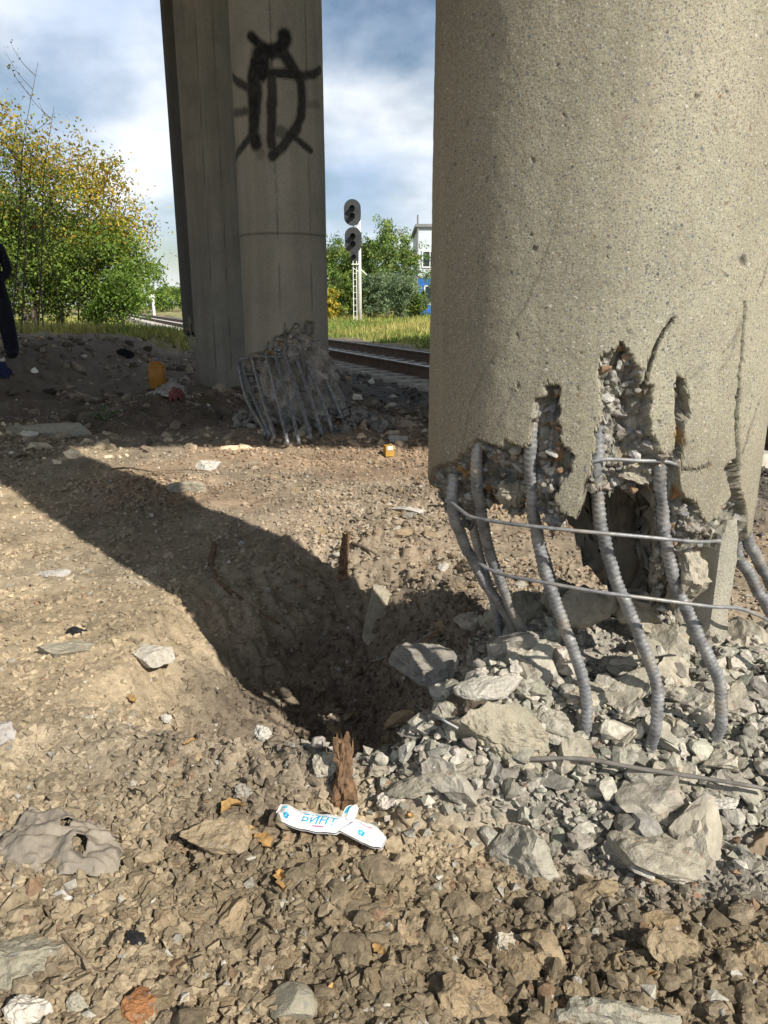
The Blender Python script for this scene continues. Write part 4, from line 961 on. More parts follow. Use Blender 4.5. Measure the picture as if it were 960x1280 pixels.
def rock_set(prefix, n, seed, m, **kw):
    out = []
    for k in range(n):
        V, F = rock(seed+k, 3, **kw); V = V*0.05; me = mesh_np(prefix, V, F); me.materials.append(m); out.append(me)
    return out
chunks = rock_set('concrete_chunk', 16, 900, M['concrete'], planes=12, rough=.26, fine=.22, dmin=.30, dmax=.75, sx=1, sy=.8, sz=.62)
clods = rock_set('soil_clod', 14, 950, M['clod'], planes=8, rough=.34, fine=.24, dmin=.40, dmax=.8, sx=1, sy=.75, sz=.5)
LMK = [('white wrapper', 414, 1050), ('wooden stump', 432, 985), ('dusty sheet', 90, 1060), ('crusted stone', 185, 817), ('oblong stone', 362, 1240), ('pale bottom slab', 775, 1255), ('greenish slab', 40, 1190), ('long rod', 780, 995),
       ('largest rough lump', 636, 922), ('foot of the third bar', 735, 905), ('rightmost long bar', 900, 900), ('rusty fragment', 178, 1240), ('tall earth clod', 584, 1220), ('far flat slab', 240, 606), ('white flake', 62, 714), ('root stub', 428, 700), ('tilted earth slab', 268, 1048), ('long dark stone', 820, 1075), ('crater bottom', 400, 900), ('block wedged in the cage', 738, 790), ('lump between the middle bars', 760, 875), ('flat pale flake', 612, 870), ('rounded grey lump', 531, 870), ('upright shard', 660, 1080), ('smooth pale piece', 880, 1005), ('bright white stone', 488, 1010),
       ('two joined left bars', 678, 850), ('block behind the right bars', 835, 815), ('board corner', 945, 1065), ('charred lump', 166, 1175), ('far white stone', 260, 585), ('yellowish lump', 940, 1200), ('blue grey stone', 636, 1190), ('flat brown slab', 85, 810), ('pale torn scrap', 90, 1128), ('long flat flake', 540, 990), ('yellow carton', 486, 571), ('leaf by the slab', 810, 1226), ('long pale stone', 512, 637)]
LMP = [(n_, on_g(px_, py_)) for n_, px_, py_ in LMK]
def where(x, y):
    d = [math.hypot(p[0]-x, p[1]-y) for _, p in LMP]; i = int(np.argmin(d)); n_, p = LMP[i]; dx_, dy_ = x-p[0], y-p[1]
    return ('left of' if dx_ < 0 else 'right of') + ' the '+n_ if abs(dx_) > abs(dy_) else ('behind' if dy_ > 0 else 'in front of')+' the '+n_
def place_rock(name, me, x, y, s, label, cat, group, r, dz=.15):
    o = link(name, me, None); z = hz(x, y)
    o.location = (x, y, z+s*dz); s = s/0.05; o.scale = (s*r.uniform(.8, 1.25), s*r.uniform(.8, 1.2), s*r.uniform(.75, 1.1))
    o.rotation_euler = (r.uniform(-.5, .5), r.uniform(-.5, .5), r.uniform(0, 6.28)); tag(o, label, cat, group); return o
x, y = heap_pts(420, 1.05); k = np.arctan2(x, y) < R_(28.2); x, y = x[k][:295], y[k][:295]; s = (sq.lognormal(-3.05, .45, len(x))*(1+.35*sstep(1.6, 1.3, y))).clip(.024, .10)
for a, b, c_ in zip(x, y, s):
    place_rock('concrete_chunk', chunks[sq.integers(16)], a, b, c_, ('big' if c_ > .05 else 'small' if c_ < .030 else 'middling')+' grey concrete chunk in the heap, '.replace(', ', ' ')+where(a, b), 'rubble', 'concrete chunks of the rubble heap', sq, .25)
x, y = polar(1000, .95, 7.5, -27, 27); k = (heapd(x, y) > .85) & (clodmask(x, y)*(.45+.55*sstep(-.5, .3, x)) > sq.uniform(.1, .6, len(x))); x, y = x[k][:290], y[k][:290]; s = (sq.lognormal(-3.75, .36, len(x))*(.8+.16*np.hypot(x, y))).clip(.018, .070)
for a, b, c_ in zip(x, y, s):
    place_rock('soil_clod', clods[sq.integers(14)], a, b, c_, ('big' if c_ > .05 else 'small' if c_ < .030 else 'middling')+' brown clod of earth '+where(a, b), 'clod', 'soil clods on the churned ground', sq, .1)

# ------------------------------------------------------------------ single stones and slabs that stand out
def hero(name, px, py, wpx, hpx, label, m, cat='rubble', seed=0, tilt=(0, 0), rz=0.0, thick=None, dz=None, planes=10, rough=.2, fine=.16, dmin=.4, dmax=.85, z=None, sub=4, y=None):
    """stone whose middle shows at (px, py); its width and height in pixels give its size"""
    g = on_g(px, py+hpx*.38) if z is None else on_z(px, py+hpx*.38, z)
    if y is not None: g = on_y(px, py, y)
    k = mpp(g); w = wpx*k/2; el = math.atan2(CAM_H-g[2], g[1]); hh = hpx*k/2
    t = thick if thick is not None else min(hh*.9, w*.8)
    dpt = max(.35*w, (hh-t*math.cos(el))/max(math.sin(el), .2)) if thick is not None else w*.8
    V, F = sized_rock(seed+7000, sub, planes, dmin, dmax, (w, dpt, t), rough, fine)
    me = mesh_np(name, V, F); o = link(name, me, m)
    c = g.copy(); c[2] = max(hz(g[0], g[1]+dpt*.4), g[2])+(t*.35 if dz is None else dz)
    o.location = (c[0], c[1]+dpt*.4, c[2]); o.rotation_euler = (tilt[0], tilt[1], rz)
    return tag(o, label, cat)
hero('concrete_boulder', 531, 850, 92, 70, 'rounded grey concrete lump at the crater edge, left end of the heap', M['concrete'], seed=1, y=1.93)
hero('concrete_boulder', 636, 922, 140, 82, 'largest rough pale lump of concrete before the two left bars', M['slab'], seed=2, rough=.2, fine=.3, sub=5, thick=.085, dz=.03)
hero('concrete_slab', 612, 866, 90, 40, 'flat pale concrete flake leaning behind the large rough lump', M['pale'], seed=3, thick=.018, tilt=(.25, -.2), dz=.03)
hero('concrete_boulder', 738, 770, 84, 92, 'big pale block wedged inside the cage of bars', M['slab'], seed=4, y=1.75)
hero('concrete_boulder', 655, 768, 64, 60, 'dark concrete block in the shade behind the two joined left bars', M['concrete'], seed=71, y=1.98)
hero('concrete_boulder', 698, 765, 66, 70, 'concrete block behind the third bar inside the cage', M['concrete'], seed=72, y=1.86)
hero('concrete_boulder', 805, 768, 66, 64, 'concrete block between the two rightmost long bars', M['concrete'], seed=73, y=1.72)
hero('concrete_boulder', 690, 905, 70, 55, 'angular concrete lump at the foot of the third bar', M['concrete'], seed=5)
hero('concrete_boulder', 760, 862, 60, 48, 'grey concrete lump between the two middle bars', M['concrete'], seed=6)
hero('concrete_boulder', 835, 800, 90, 60, 'broken concrete block behind the right bars', M['concrete'], seed=7)
hero('concrete_boulder', 540, 985, 120, 50, 'long flat concrete flake on the near crater rim', M['slab'], seed=8, thick=.025, tilt=(.3, -.35), dz=.03)
hero('concrete_boulder', 820, 1075, 130, 60, 'long dark grey stone at the lower edge of the heap', M['concrete'], seed=9, rz=-.15)
hero('concrete_boulder', 660, 1060, 90, 80, 'upright pale concrete shard at the lower left of the heap', M['concrete'], seed=10)
hero('concrete_slab', 880, 1002, 90, 36, 'smooth pale concrete piece lying just above the long rod', M['pale'], seed=11, thick=.022)
hero('white_stone', 488, 1002, 36, 34, 'small bright white stone right of the wooden stump', M['pale'], cat='stone', seed=12)
hero('pale_slab', 775, 1262, 160, 85, 'large pale slab at the bottom edge below the heap', M['slab'], cat='stone', seed=13, thick=.045)
hero('round_stone', 362, 1240, 68, 96, 'smooth oblong tan stone with a deep shadow at the bottom edge', M['slab'], cat='stone', seed=14, planes=3, rough=.05, fine=.01, tilt=(.2, 0))
hero('soil_clod', 584, 1222, 70, 120, 'tall brown earth clod standing at the bottom edge', M['clod'], cat='clod', seed=15)
hero('soil_clod', 268, 1048, 92, 56, 'large earth slab tilted over a black hollow left of the wrapper', M['clod'], cat='clod', seed=16, tilt=(0, .25))
hero('soil_clod', 840, 1180, 70, 50, 'brown earth clod right above the pale bottom slab', M['clod'], cat='clod', seed=17)
hero('soil_clod', 940, 1192, 48, 50, 'yellowish earth lump at the right edge', M['clod'], cat='clod', seed=18)
hero('grey_stone', 636, 1180, 44, 44, 'small blue grey stone beside the tall clod', M['concrete'], cat='stone', seed=19)
hero('crusted_stone', 185, 817, 74, 46, 'pale crusted stone with rusty stains left of the crater', M['pale'], cat='stone', seed=20, thick=.03)
hero('flat_stone', 85, 805, 88, 36, 'flat brown slab left of the crusted stone', M['slab'], cat='stone', seed=21, thick=.02)
hero('white_flake', 62, 714, 42, 17, 'thin white flake on the pale soil at the left', M['pale'], cat='stone', seed=22, thick=.012)
hero('white_stone', 260, 580, 36, 18, 'white stone at the shade edge above the flat slab', M['pale'], cat='stone', seed=23)
hero('flat_stone', 240, 606, 62, 24, 'flat tan slab just below the far white stone', M['slab'], cat='stone', seed=24, thick=.06)
hero('white_stone', 4, 914, 40, 36, 'white stone cut by the left edge', M['pale'], cat='stone', seed=25)
hero('white_flake', 208, 898, 14, 22, 'tiny upright white flake on the lit soil', M['pale'], cat='stone', seed=26)
hero('grey_stone', 304, 984, 26, 26, 'small grey stone on the near crater rim', M['concrete'], cat='stone', seed=27)
hero('pale_slab', 35, 1190, 120, 100, 'broad greenish slab sunk in the ground at the lower left', M['slab'], cat='stone', seed=28, thick=.03, rough=.08)
hero('pale_stone', 35, 1265, 60, 36, 'pale stone at the bottom left corner', M['pale'], cat='stone', seed=29)
hero('pale_stone', 98, 1250, 32, 36, 'small tan stone near the bottom left corner', M['slab'], cat='stone', seed=30)
hero('rusty_brick', 178, 1246, 62, 60, 'rust coloured burnt fragment lying at the bottom left', M['rust'], cat='fragment', seed=31, rz=.6, thick=.022)
hero('charcoal_lump', 166, 1172, 28, 22, 'black charred lump below the dusty sheet', M['char'], cat='charcoal', seed=32)
hero('charcoal_lump', 92, 787, 34, 14, 'low black charred bits above the flat brown slab', M['char'], cat='charcoal', seed=33)
hero('concrete_slab', 60, 535, 112, 20, 'grey broken slab in the shade at the left', M['slab'], cat='slab', seed=34, thick=.07)
hero('round_stone', 40, 538, 28, 20, 'pale rounded stone leaning on the shaded slab', M['pale'], cat='stone', seed=35)
hero('flat_stone', 472, 760, 40, 50, 'thin flat stone leaning on the far crater wall', M['slab'], cat='stone', seed=36, thick=.012, tilt=(.5, .2), dz=.02)
hero('pale_stone', 512, 635, 46, 12, 'long pale stone on the lit soil left of the near column', M['pale'], cat='stone', seed=37, thick=.02)
hero('mineral_lump', 326, 912, 26, 34, 'whitish grey lump on the crater wall', M['pale'], cat='stone', seed=38)
hero('white_stone', 555, 706, 16, 16, 'small white stone on the lit slope above the heap', M['pale'], cat='stone', seed=39)
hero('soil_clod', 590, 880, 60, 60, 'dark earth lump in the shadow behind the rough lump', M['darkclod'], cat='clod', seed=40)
hero('grey_stone', 408, 950, 40, 40, 'dark grey stone in the shadow left of the wooden stump', M['concrete'], cat='stone', seed=41)
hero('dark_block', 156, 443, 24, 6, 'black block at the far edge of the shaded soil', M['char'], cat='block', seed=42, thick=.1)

# hanging fragments of the near column are parts of it
def frag(px, py, wpx, hpx, R, seed, m='concrete', t=.03, planes=14):
    p = on_cyl(px, py, NC, R); k = mpp(p); V, F = sized_rock(seed+8000, 4, planes, .50, .8, (wpx*k/2, t, hpx*k/2), .3, .25)
    if m == 'column': V[:, 0] = np.clip(V[:, 0]*1.5, -wpx*k/2, wpx*k/2*(.8+.2*np.sin(V[:, 2]*40))); V[:, 1] = np.maximum(V[:, 1]*1.6, -t*.55); V[:, 2] = np.clip(V[:, 2]*1.25, -hpx*k/2, 9)
    an = math.atan2(p[1]-NC[1], p[0]-NC[0])+math.pi/2
    face = V[:, 1] < -t*.45; me = mesh_np('fragment', V, F, np.where(face[:, None], np.array([[.345, .33, .28]]), np.array([[.29, .27, .235]])), False, {'broken': np.where(face, 0., 1.)}); o = link('fragment', me, M[m], near); o.location = (p[0]-NC[0], p[1]-NC[1], p[2]); o.rotation_euler = (0, 0, an)
frag(896, 735, 56, 150, .372, 1, 'column', .034, 5); frag(858, 715, 44, 110, .345, 2, t=.05); frag(640, 615, 46, 40, .335, 4, t=.04)
frag(790, 588, 40, 30, .345, 7, t=.03); frag(862, 648, 44, 40, .365, 8, t=.025)

# ------------------------------------------------------------------ sticks, roots, rods
def stick(name, pts, r0, r1, m, label, cat, zoff=.0, n=8, wob=.004, heights=None, seed=0, part=None):
    P = []
    for i, (px, py) in enumerate(pts):
        g = on_g(px, py); P.append(g+np.array([0, 0, zoff+(heights[i] if heights else 0)]))
    Q = spline(P, .012); q = np.random.default_rng(seed)
    rr = np.linspace(r0, r1, len(Q))*(1+.25*fbm2(np.arange(len(Q))*.35, np.zeros(len(Q)), 3, seed)); Q = Q+np.c_[wob*fbm2(np.arange(len(Q))*.3, np.zeros(len(Q)), 3, seed+1), np.zeros(len(Q)), wob*fbm2(np.arange(len(Q))*.3, np.zeros(len(Q)), 3, seed+2)]
    mb = MB().tube(Q, rr, n); o = mb.build(name, m, smooth=True); return tag(o, label, cat)
stick('steel_rod', [(640, 966), (720, 984), (800, 1000), (880, 1010), (965, 1022)], .0050, .0050, M['rod'], 'long straight rod lying across the front of the rubble heap', 'rod', .055, wob=0, heights=[-.02, .02, .025, .02, .015])
stick('loose_cable', [(510, 880), (522, 898), (545, 918), (572, 934)], .0030, .0030, M['cable'], 'short grey cable curving out of the rubble by the crater', 'cable', .05, wob=0)
stick('tree_root', [(268, 682), (264, 705), (275, 730), (300, 748), (325, 766), (350, 782)], .016, .004, M['root'], 'thin brown root snaking down the shaded crater wall', 'root', .006, seed=3)
stick('dry_twig', [(138, 592), (160, 590), (190, 594), (225, 592), (262, 594)], .007, .003, M['twig'], 'long thin twig lying across the lit strip', 'twig', .03, seed=4)
stick('dry_twig', [(55, 1140), (85, 1182), (120, 1218), (150, 1222)], .003, .0015, M['twig'], 'thin twig over the greenish slab', 'twig', .012, seed=5)
stick('dry_twig', [(494, 1020), (508, 1034), (528, 1052)], .0025, .0015, M['twig'], 'short twig beside the white wrapper', 'twig', .010, seed=6)
stick('thin_wire', [(465, 835), (500, 822), (540, 800)], .003, .002, M['cable'], 'thin dark wire in the shadowed rubble', 'wire', .03, seed=7)
def stump(name, px, py, hpx, r, label, lean, seed):
    g = on_g(px, py); h = hpx*mpp(g)/math.cos(.4); P = spline([g+np.array([0, 0, -.03]), g+np.array([lean*.4, 0, h*.5]), g+np.array([lean, 0.01, h])], .008); n = 26
    rr = np.linspace(r*1.5, r*.85, len(P)); th = np.arange(n)*2*math.pi/n
    mod = 1+.95*np.array([[vn2(np.array([i*.22]), np.array([abs(t-3.1)*2.2]), seed)[0]+.5*vn2(np.array([i*.6]), np.array([abs(t-3.1)*5]), seed)[0]+.45*vn2(np.array([i*1.3]), np.array([t*7.0]), seed+1)[0] for t in th] for i in range(len(P))]); V, F = tube_vf(P, rr, n, mod)
    V[-n:, 2] += np.random.default_rng(seed).uniform(-.6, 1.6, n)*r
    mb = MB().add(V, [tuple(f) for f in F]+[tuple(range((len(P)-1)*n, len(P)*n))]); return tag(mb.build(name, M['root']), label, 'wood')
stump('wooden_stump', 432, 1008, 76, .020, 'broken brown wooden stump sticking up on the near crater rim', -.005, 1)
stump('root_stub', 428, 722, 50, .016, 'brown root stub standing on the far crater wall', .02, 2)
hero('wood_splinter', 590, 335, 1, 1, 'x', M['root']) if False else None
stick('flat_splinter', [(440, 682), (455, 687), (472, 696)], .010, .004, M['darkclod'], 'dark splinter lying right of the root stub', 'splinter', .01, seed=9)

# ------------------------------------------------------------------ bandage wrapper
def wrapper():
    a, b = on_g(350, 1030), on_g(478, 1074); a[2] += .048; b[2] += .04; mid = (a+b)/2
    X = b-a; L = np.linalg.norm(X); X /= L; Yv = np.cross(np.array([0, -.45, 1.0]), X); Yv /= np.linalg.norm(Yv); Zv = np.cross(X, Yv)
    t = thing('bandage_wrapper', 'white crumpled bandage wrapper with blue lettering on the soil', 'wrapper', tuple(mid)); w = .041
    def S(u, v, off=0.0):                            # u, v in -0.5..0.5
        u = np.asarray(u, float); v = np.asarray(v, float)
        wid = w*(1-.25*np.exp(-((u-.16)/.05)**2)-.35*sstep(.40, .5, np.abs(u)))
        puff = .011*(1-(2*v)**2)*(1-.5*np.exp(-((u-.17)/.04)**2))*sstep(.5, .42, np.abs(u))
        z = puff+.004*np.sin(u*31+v*5)*v+.010*np.exp(-((u-.20-.15*v)/.025)**2)*(v < .2)-.03*(u+.1)**2+.0055*fbm2(u*13+v*3, v*4, 4, 5)*(1-.75*np.exp(-((u+.085)/.14)**2))+off
        return mid[None]*0+X[None]*(u*L)[..., None]+Yv[None]*(v*wid+.012*np.sin(u*5.0))[..., None]+Zv[None]*z[..., None]
    U, Vv = np.meshgrid(np.linspace(-.5, .5, 90), np.linspace(-.5, .5, 26), indexing='ij')
    top = S(U.ravel(), Vv.ravel()); bot = S(U.ravel(), Vv.ravel(), -.002)-Zv[None]*.006
    F = grid_faces(90, 26); n = len(top); per = np.r_[np.arange(26), np.arange(1, 90)*26+25, 89*26+np.arange(24, -1, -1), np.arange(88, 0, -1)*26]
    side = np.stack([per, np.roll(per, -1), np.roll(per, -1)+n, per+n], 1)
    link('film', mesh_np('film', np.vstack([top, bot]), np.vstack([F, F[:, ::-1]+n, side]), None, True), M['paper'], t)
    def text(name, s, uc, vc, hgt, m, stretch=1.0, bold=.0):
        cu = bpy.data.curves.new(name, 'FONT'); cu.body = s; cu.align_x = 'CENTER'; cu.align_y = 'CENTER'; cu.size = 1.0; cu.offset = bold; cu.resolution_u = 3
        ob = bpy.data.objects.new(name, cu); COL.objects.link(ob); dg = bpy.context.evaluated_depsgraph_get(); me = bpy.data.meshes.new_from_object(ob.evaluated_get(dg))
        bpy.data.objects.remove(ob); bm = bmesh.new(); bm.from_mesh(me); bmesh.ops.subdivide_edges(bm, edges=bm.edges, cuts=1, use_grid_fill=True); bmesh.ops.triangulate(bm, faces=bm.faces); 
        co = np.array([v.co[:] for v in bm.verts]); q = S(uc+co[:, 0]*hgt*stretch/L, vc+co[:, 1]*hgt/w, .0008)
        for v, p_ in zip(bm.verts, q): v.co = p_
        bm.to_mesh(me); bm.free(); me.materials.clear(); link(name, me, m, t)
    text('lettering', 'БИНТ', -.085, -.02, .024, M['ink_blue'], 1.15, .012)
    def patch(name, uc, vc, du, dv, m, n=6):
        uu, vv = np.meshgrid(np.linspace(uc-du, uc+du, n), np.linspace(vc-dv, vc+dv, 4), indexing='ij'); link(name, mesh_np(name, S(uu.ravel(), vv.ravel(), .0008), grid_faces(n, 4), None, True), m, t)
    for k in range(6): patch('print_line', -.13+k*.018, .27+.0*k, .007, .035, M['ink_cyan'])
    for k in range(5): patch('print_line', -.115+k*.020, -.30, .008, .035, M['ink_red'])
    for k in range(6): patch('print_line', .25+k*.021, .26, .0085, .022, M['ink_red'])
    for uc, vc in ((-.385, -.16), (.30, -.20)):
        for k in range(5):
            a_ = k*2*math.pi/5+.3; cu_, cv_ = uc+.020*math.cos(a_), vc+.085*math.sin(a_); ang = np.linspace(0, 2*math.pi, 10, endpoint=False)
            q = S(np.r_[cu_, cu_+.014*np.cos(ang)], np.r_[cv_, cv_+.06*np.sin(ang)], .0009); link('emblem_petal', mesh_np('emblem_petal', q, np.array([[0, 1+i, 1+(i+1) % 10] for i in range(10)])), M['ink_cyan'] if k % 2 else M['ink_blue'], t)
    for k in range(2): patch('print_corner', -.44+.02*k, .24, .012, .07, M['ink_cyan'])
    # torn flap
    uu, vv = np.meshgrid(np.linspace(0, 1, 12), np.linspace(-.5, .5, 8), indexing='ij'); uu, vv = uu.ravel(), vv.ravel()
    pw = .030*(1-.5*uu**3); base = S(np.full_like(uu, .135), np.full_like(uu, .40)); q = base+Yv[None]*(uu*.030)[:, None]+X[None]*(vv*pw+.008*uu)[:, None]+Zv[None]*(.020*np.sin(uu*2.4)+.004*np.cos(vv*8))[:, None]
    fl = mesh_np('flap', np.vstack([q, q-Zv[None]*.0015]), np.vstack([grid_faces(12, 8), grid_faces(12, 8)[:, ::-1]+96]), None, True); link('flap', fl, M['paper'], t)
    i = np.where((vv < -.1) & (uu > .2) & (uu < .8))[0]
    q2 = base[:15]*0
    uu2, vv2 = np.meshgrid(np.linspace(.25, .75, 5), np.linspace(-.42, -.12, 3), indexing='ij'); uu2, vv2 = uu2.ravel(), vv2.ravel()
    q2 = base[:15]+Yv[None]*(uu2*.030)[:, None]+X[None]*(vv2*.030*(1-.5*uu2**3)+.008*uu2)[:, None]+Zv[None]*(.020*np.sin(uu2*2.4)+.004*np.cos(vv2*8)+.0012)[:, None]
    link('print_corner', mesh_np('print_corner', q2, grid_faces(5, 3)), M['ink_cyan'], t)
wrapper()

# ------------------------------------------------------------------ sheets, cloths, litter
def sheet(name, poly_px, m, label, cat, lift=.02, folds=.02, seed=0, res=60, holes=()):
    """ragged sheet draped on the ground inside the outline"""
    P = np.array([on_g(px, py)[:2] for px, py in poly_px]); lo, hi = P.min(0), P.max(0); nx, ny = res, res
    X, Y = np.meshgrid(np.linspace(lo[0], hi[0], nx), np.linspace(lo[1], hi[1], ny), indexing='ij'); X, Y = X.ravel(), Y.ravel(); k = (hi-lo).max()
    Xj, Yj = X+.05*k*fbm2(X*9/k, Y*9/k, 3, seed), Y+.05*k*fbm2(X*9/k+40, Y*9/k, 3, seed+1); ins = np.zeros(len(X), bool); Q = list(map(tuple, P))+[tuple(P[0])]
    for (x1, y1), (x2, y2) in zip(Q[:-1], Q[1:]):
        cond = (y1 > Yj) != (y2 > Yj); ins ^= cond & (Xj < (x2-x1)*(Yj-y1)/(y2-y1+1e-12)+x1)
    D = seg_dist(Xj, Yj, Q)
    Z = H0(X, Y)+(.045 if res > 80 else .022)+lift*sstep(0, .25*k, D)+folds*(np.abs(fbm2(X*3.5/k+2*Y/k, Y*7/k, 3, seed+4))*1.6+.4*fbm2(X*9/k, Y*9/k, 2, seed+6)); Z = np.where(D < .03*k, Z-.012, Z)
    for hx, hy, hr in holes: g = on_g(hx, hy); ins &= np.hypot((X-g[0]), (Y-g[1])*.7) > hr
    F = grid_faces(nx, ny); F = F[ins[F].all(1)]; V = np.stack([X, Y, Z], 1); n = len(V)
    used, inv = np.unique(F, return_inverse=True); V = V[used]; F = inv.reshape(-1, 4); n = len(V)
    ed = {}
    for f in F.tolist():
        for a, b in zip(f, f[1:]+f[:1]):
            if (b, a) in ed: del ed[(b, a)]
            else: ed[(a, b)] = 1
    side = np.array([[a, a+n, b+n, b] for a, b in ed]) if ed else np.zeros((0, 4), int)
    me = mesh_np(name, np.vstack([V, V-np.array([0, 0, .004])]), np.vstack([F[:, ::-1] if False else F, F[:, ::-1]+n, side]), None, True)
    return tag(link(name, me, m), label, cat)
sheet('dusty_sheet', [(14, 1052), (40, 1022), (80, 1016), (130, 1030), (158, 1062), (152, 1092), (120, 1102), (70, 1098), (10, 1090), (-30, 1080)], M['tarp'], 'dusty grey sheet with two holes half buried at the left', 'sheet', .03, .03, 1, 90, [(87, 1052, .010), (102, 1067, .012)])
sheet('dusty_sheet', [(40, 1112), (80, 1108), (120, 1120), (140, 1130), (136, 1148), (100, 1144), (60, 1135)], M['rag'], 'pale torn cloth scrap just below the dusty sheet', 'cloth', .02, .02, 2, 50)
sheet('crumpled_bag', [(168, 495), (195, 492), (205, 482), (222, 478), (236, 490), (228, 500), (205, 499)], M['rag'], 'crumpled dirty white bag beside the orange bottle', 'bag', .18, .14, 3, 50)
sheet('red_cloth', [(208, 496), (222, 494), (232, 496), (230, 503), (212, 503)], M['redrag'], 'faded red cloth scrap in front of the crumpled bag', 'cloth', .10, .05, 4, 30)
sheet('white_paper', [(143, 495), (152, 492), (165, 494), (163, 498), (148, 498)], M['paper'], 'small white paper lying left of the orange bottle', 'paper', .02, .02, 5, 24)
sheet('blue_cloth', [(-12, 462), (4, 458), (16, 465), (14, 474), (-10, 474)], M['bluerag'], 'blue cloth lying on the shaded soil at the left edge', 'cloth', .12, .08, 6, 40)
sheet('brown_board', [(922, 1072), (940, 1050), (970, 1035), (990, 1070)], M['ply'], 'smooth brown board corner at the right edge of the heap', 'board', .03, .0, 7, 40)

def bottle():
    g = on_g(195, 486); k = mpp(g); r = 10.0*k; h = 37*k
    t = thing('plastic_canister', 'orange plastic canister standing in the shade near the columns', 'canister', (g[0], g[1]+r, hz(g[0], g[1]+r)-.01))
    V = []; prof_ = [(.90, 0), (1.0, .02*h), (1.0, .10*h), (.95, .12*h), (1.0, .14*h), (1.0, .70*h), (.94, .72*h), (1.0, .74*h), (.96, .82*h), (.72, .89*h), (.40, .93*h), (.36, .95*h)]; n = 28
    for rr, z in prof_:
        for i in range(n):
            a = 2*math.pi*i/n; cx_, sx_ = math.cos(a), math.sin(a); e = .55
            V.append((rr*r*abs(cx_)**e*np.sign(cx_), rr*r*.8*abs(sx_)**e*np.sign(sx_), z))
    F = [tuple(f) for f in grid_faces(len(prof_), n, True)]+[tuple(range(n-1, -1, -1)), tuple(range((len(prof_)-1)*n, len(prof_)*n))]
    MB().add(V, F).build('body', M['orange'], t, smooth=True)
    MB().lathe([(.30*r, .945*h), (.30*r, 1.0*h), (.26*r, 1.01*h)], 16).build('cap', M['cap'], t)
    MB().tube(spline([(-.62*r, 0, .86*h), (-.60*r, 0, .98*h), (-.25*r, 0, 1.0*h)], .01), .09*r, 8).build('handle', M['orange'], t, smooth=True)
bottle()
g = on_g(486, 571); k = mpp(g); bx = thing('yellow_carton', 'small yellow carton lying at the foot of the graffiti column', 'carton', (g[0], g[1], hz(g[0], g[1])), .3)
MB().box((0, 0, .05), (11*k, .07, .085)).build('box', M['yellow'], bx); MB().box((0, -.037, .075), (7*k, .004, .03)).build('printed_panel', M['paper'], bx)
g = on_g(490, 546); hero('pale_stone', 498, 546, 26, 14, 'pale grey stone beside the broken foot of the graffiti column', M['pale'], cat='stone', seed=60)
# weed in the shade
def weed(px, py, s, seed, label):
    g = on_g(px, py); r = np.random.default_rng(seed); t = thing('green_weed', label, 'weed', tuple(g)); mb = MB(); lb = MB()
    for k in range(12):
        a = r.uniform(0, 6.28); L = s*r.uniform(.5, 1.1); e = np.array([math.cos(a)*L, math.sin(a)*L*.7, L*r.uniform(.3, .9)]); Q = spline([(0, 0, -.01), e*.5+np.array([0, 0, .1*s]), e], .03); mb.tube(Q, .003, 5)
        for j in (len(Q)//2, len(Q)-1):
            p = Q[j]; u = np.array([math.cos(a+r.normal()*.6), math.sin(a+r.normal()*.6), r.uniform(-.2, .4)]); u /= np.linalg.norm(u); v = np.cross(u, (0, 0, 1)); v /= np.linalg.norm(v); l_ = s*.35
            lb.add([p, p+u*l_*.5+v*l_*.25, p+u*l_, p+u*l_*.5-v*l_*.25], [(0, 1, 2, 3)])
    mb.build('stem', M['weed'], t); lb.build('foliage', M['weed'], t)
weed(130, 526, .20, 1, 'small green weed growing in the shade beside the grey slab'); weed(98, 524, .12, 2, 'smaller green weed just left of the other weed')
# dry leaves
def dry_leaf(px, py, w, seed, label):
    g = on_g(px, py); r = np.random.default_rng(seed); k = mpp(g)*w/2; U, Vv = np.meshgrid(np.linspace(-1, 1, 9), np.linspace(-1, 1, 5), indexing='ij'); U, Vv = U.ravel(), Vv.ravel()
    x = U*k; y = Vv*k*.5*(1-np.abs(U)**2)**.7*(1+.3*np.sin(U*9)); z = .3*k*Vv**2+.25*k*np.sin(U*2+seed)+.012
    me = mesh_np('dry_leaf', np.stack([x, y, z], 1), grid_faces(9, 5), None, True); o = link('dry_leaf', me, M['dryleaf'], None, tuple(g)); o.rotation_euler = (r.uniform(-.3, .3), r.uniform(-.3, .3), r.uniform(0, 3)); return tag(o, label, 'leaf', 'dry leaves on the ground')
for i, (px, py, w, lb) in enumerate([(238, 933, 16, 'orange dry leaf on the lit soil left of the crater'), (304, 1046, 26, 'curled orange leaf just left of the wrapper'), (330, 1058, 34, 'largest dry leaf lying against the wrapper'), (474, 1192, 22, 'amber leaf among the clods at the bottom middle'),
                                     (810, 1226, 20, 'rust red leaf beside the pale bottom slab'), (512, 1026, 14, 'orange leaf scrap right of the wrapper'), (414, 1243, 14, 'small red brown leaf beside the oblong stone'), (165, 880, 20, 'pale dry leaf scrap near the crusted stone'), (290, 1018, 40, 'long tan leaf strip above the wrapper'), (350, 1108, 40, 'curled tan leaf roll below the wrapper')]): dry_leaf(px, py, w, i, lb)

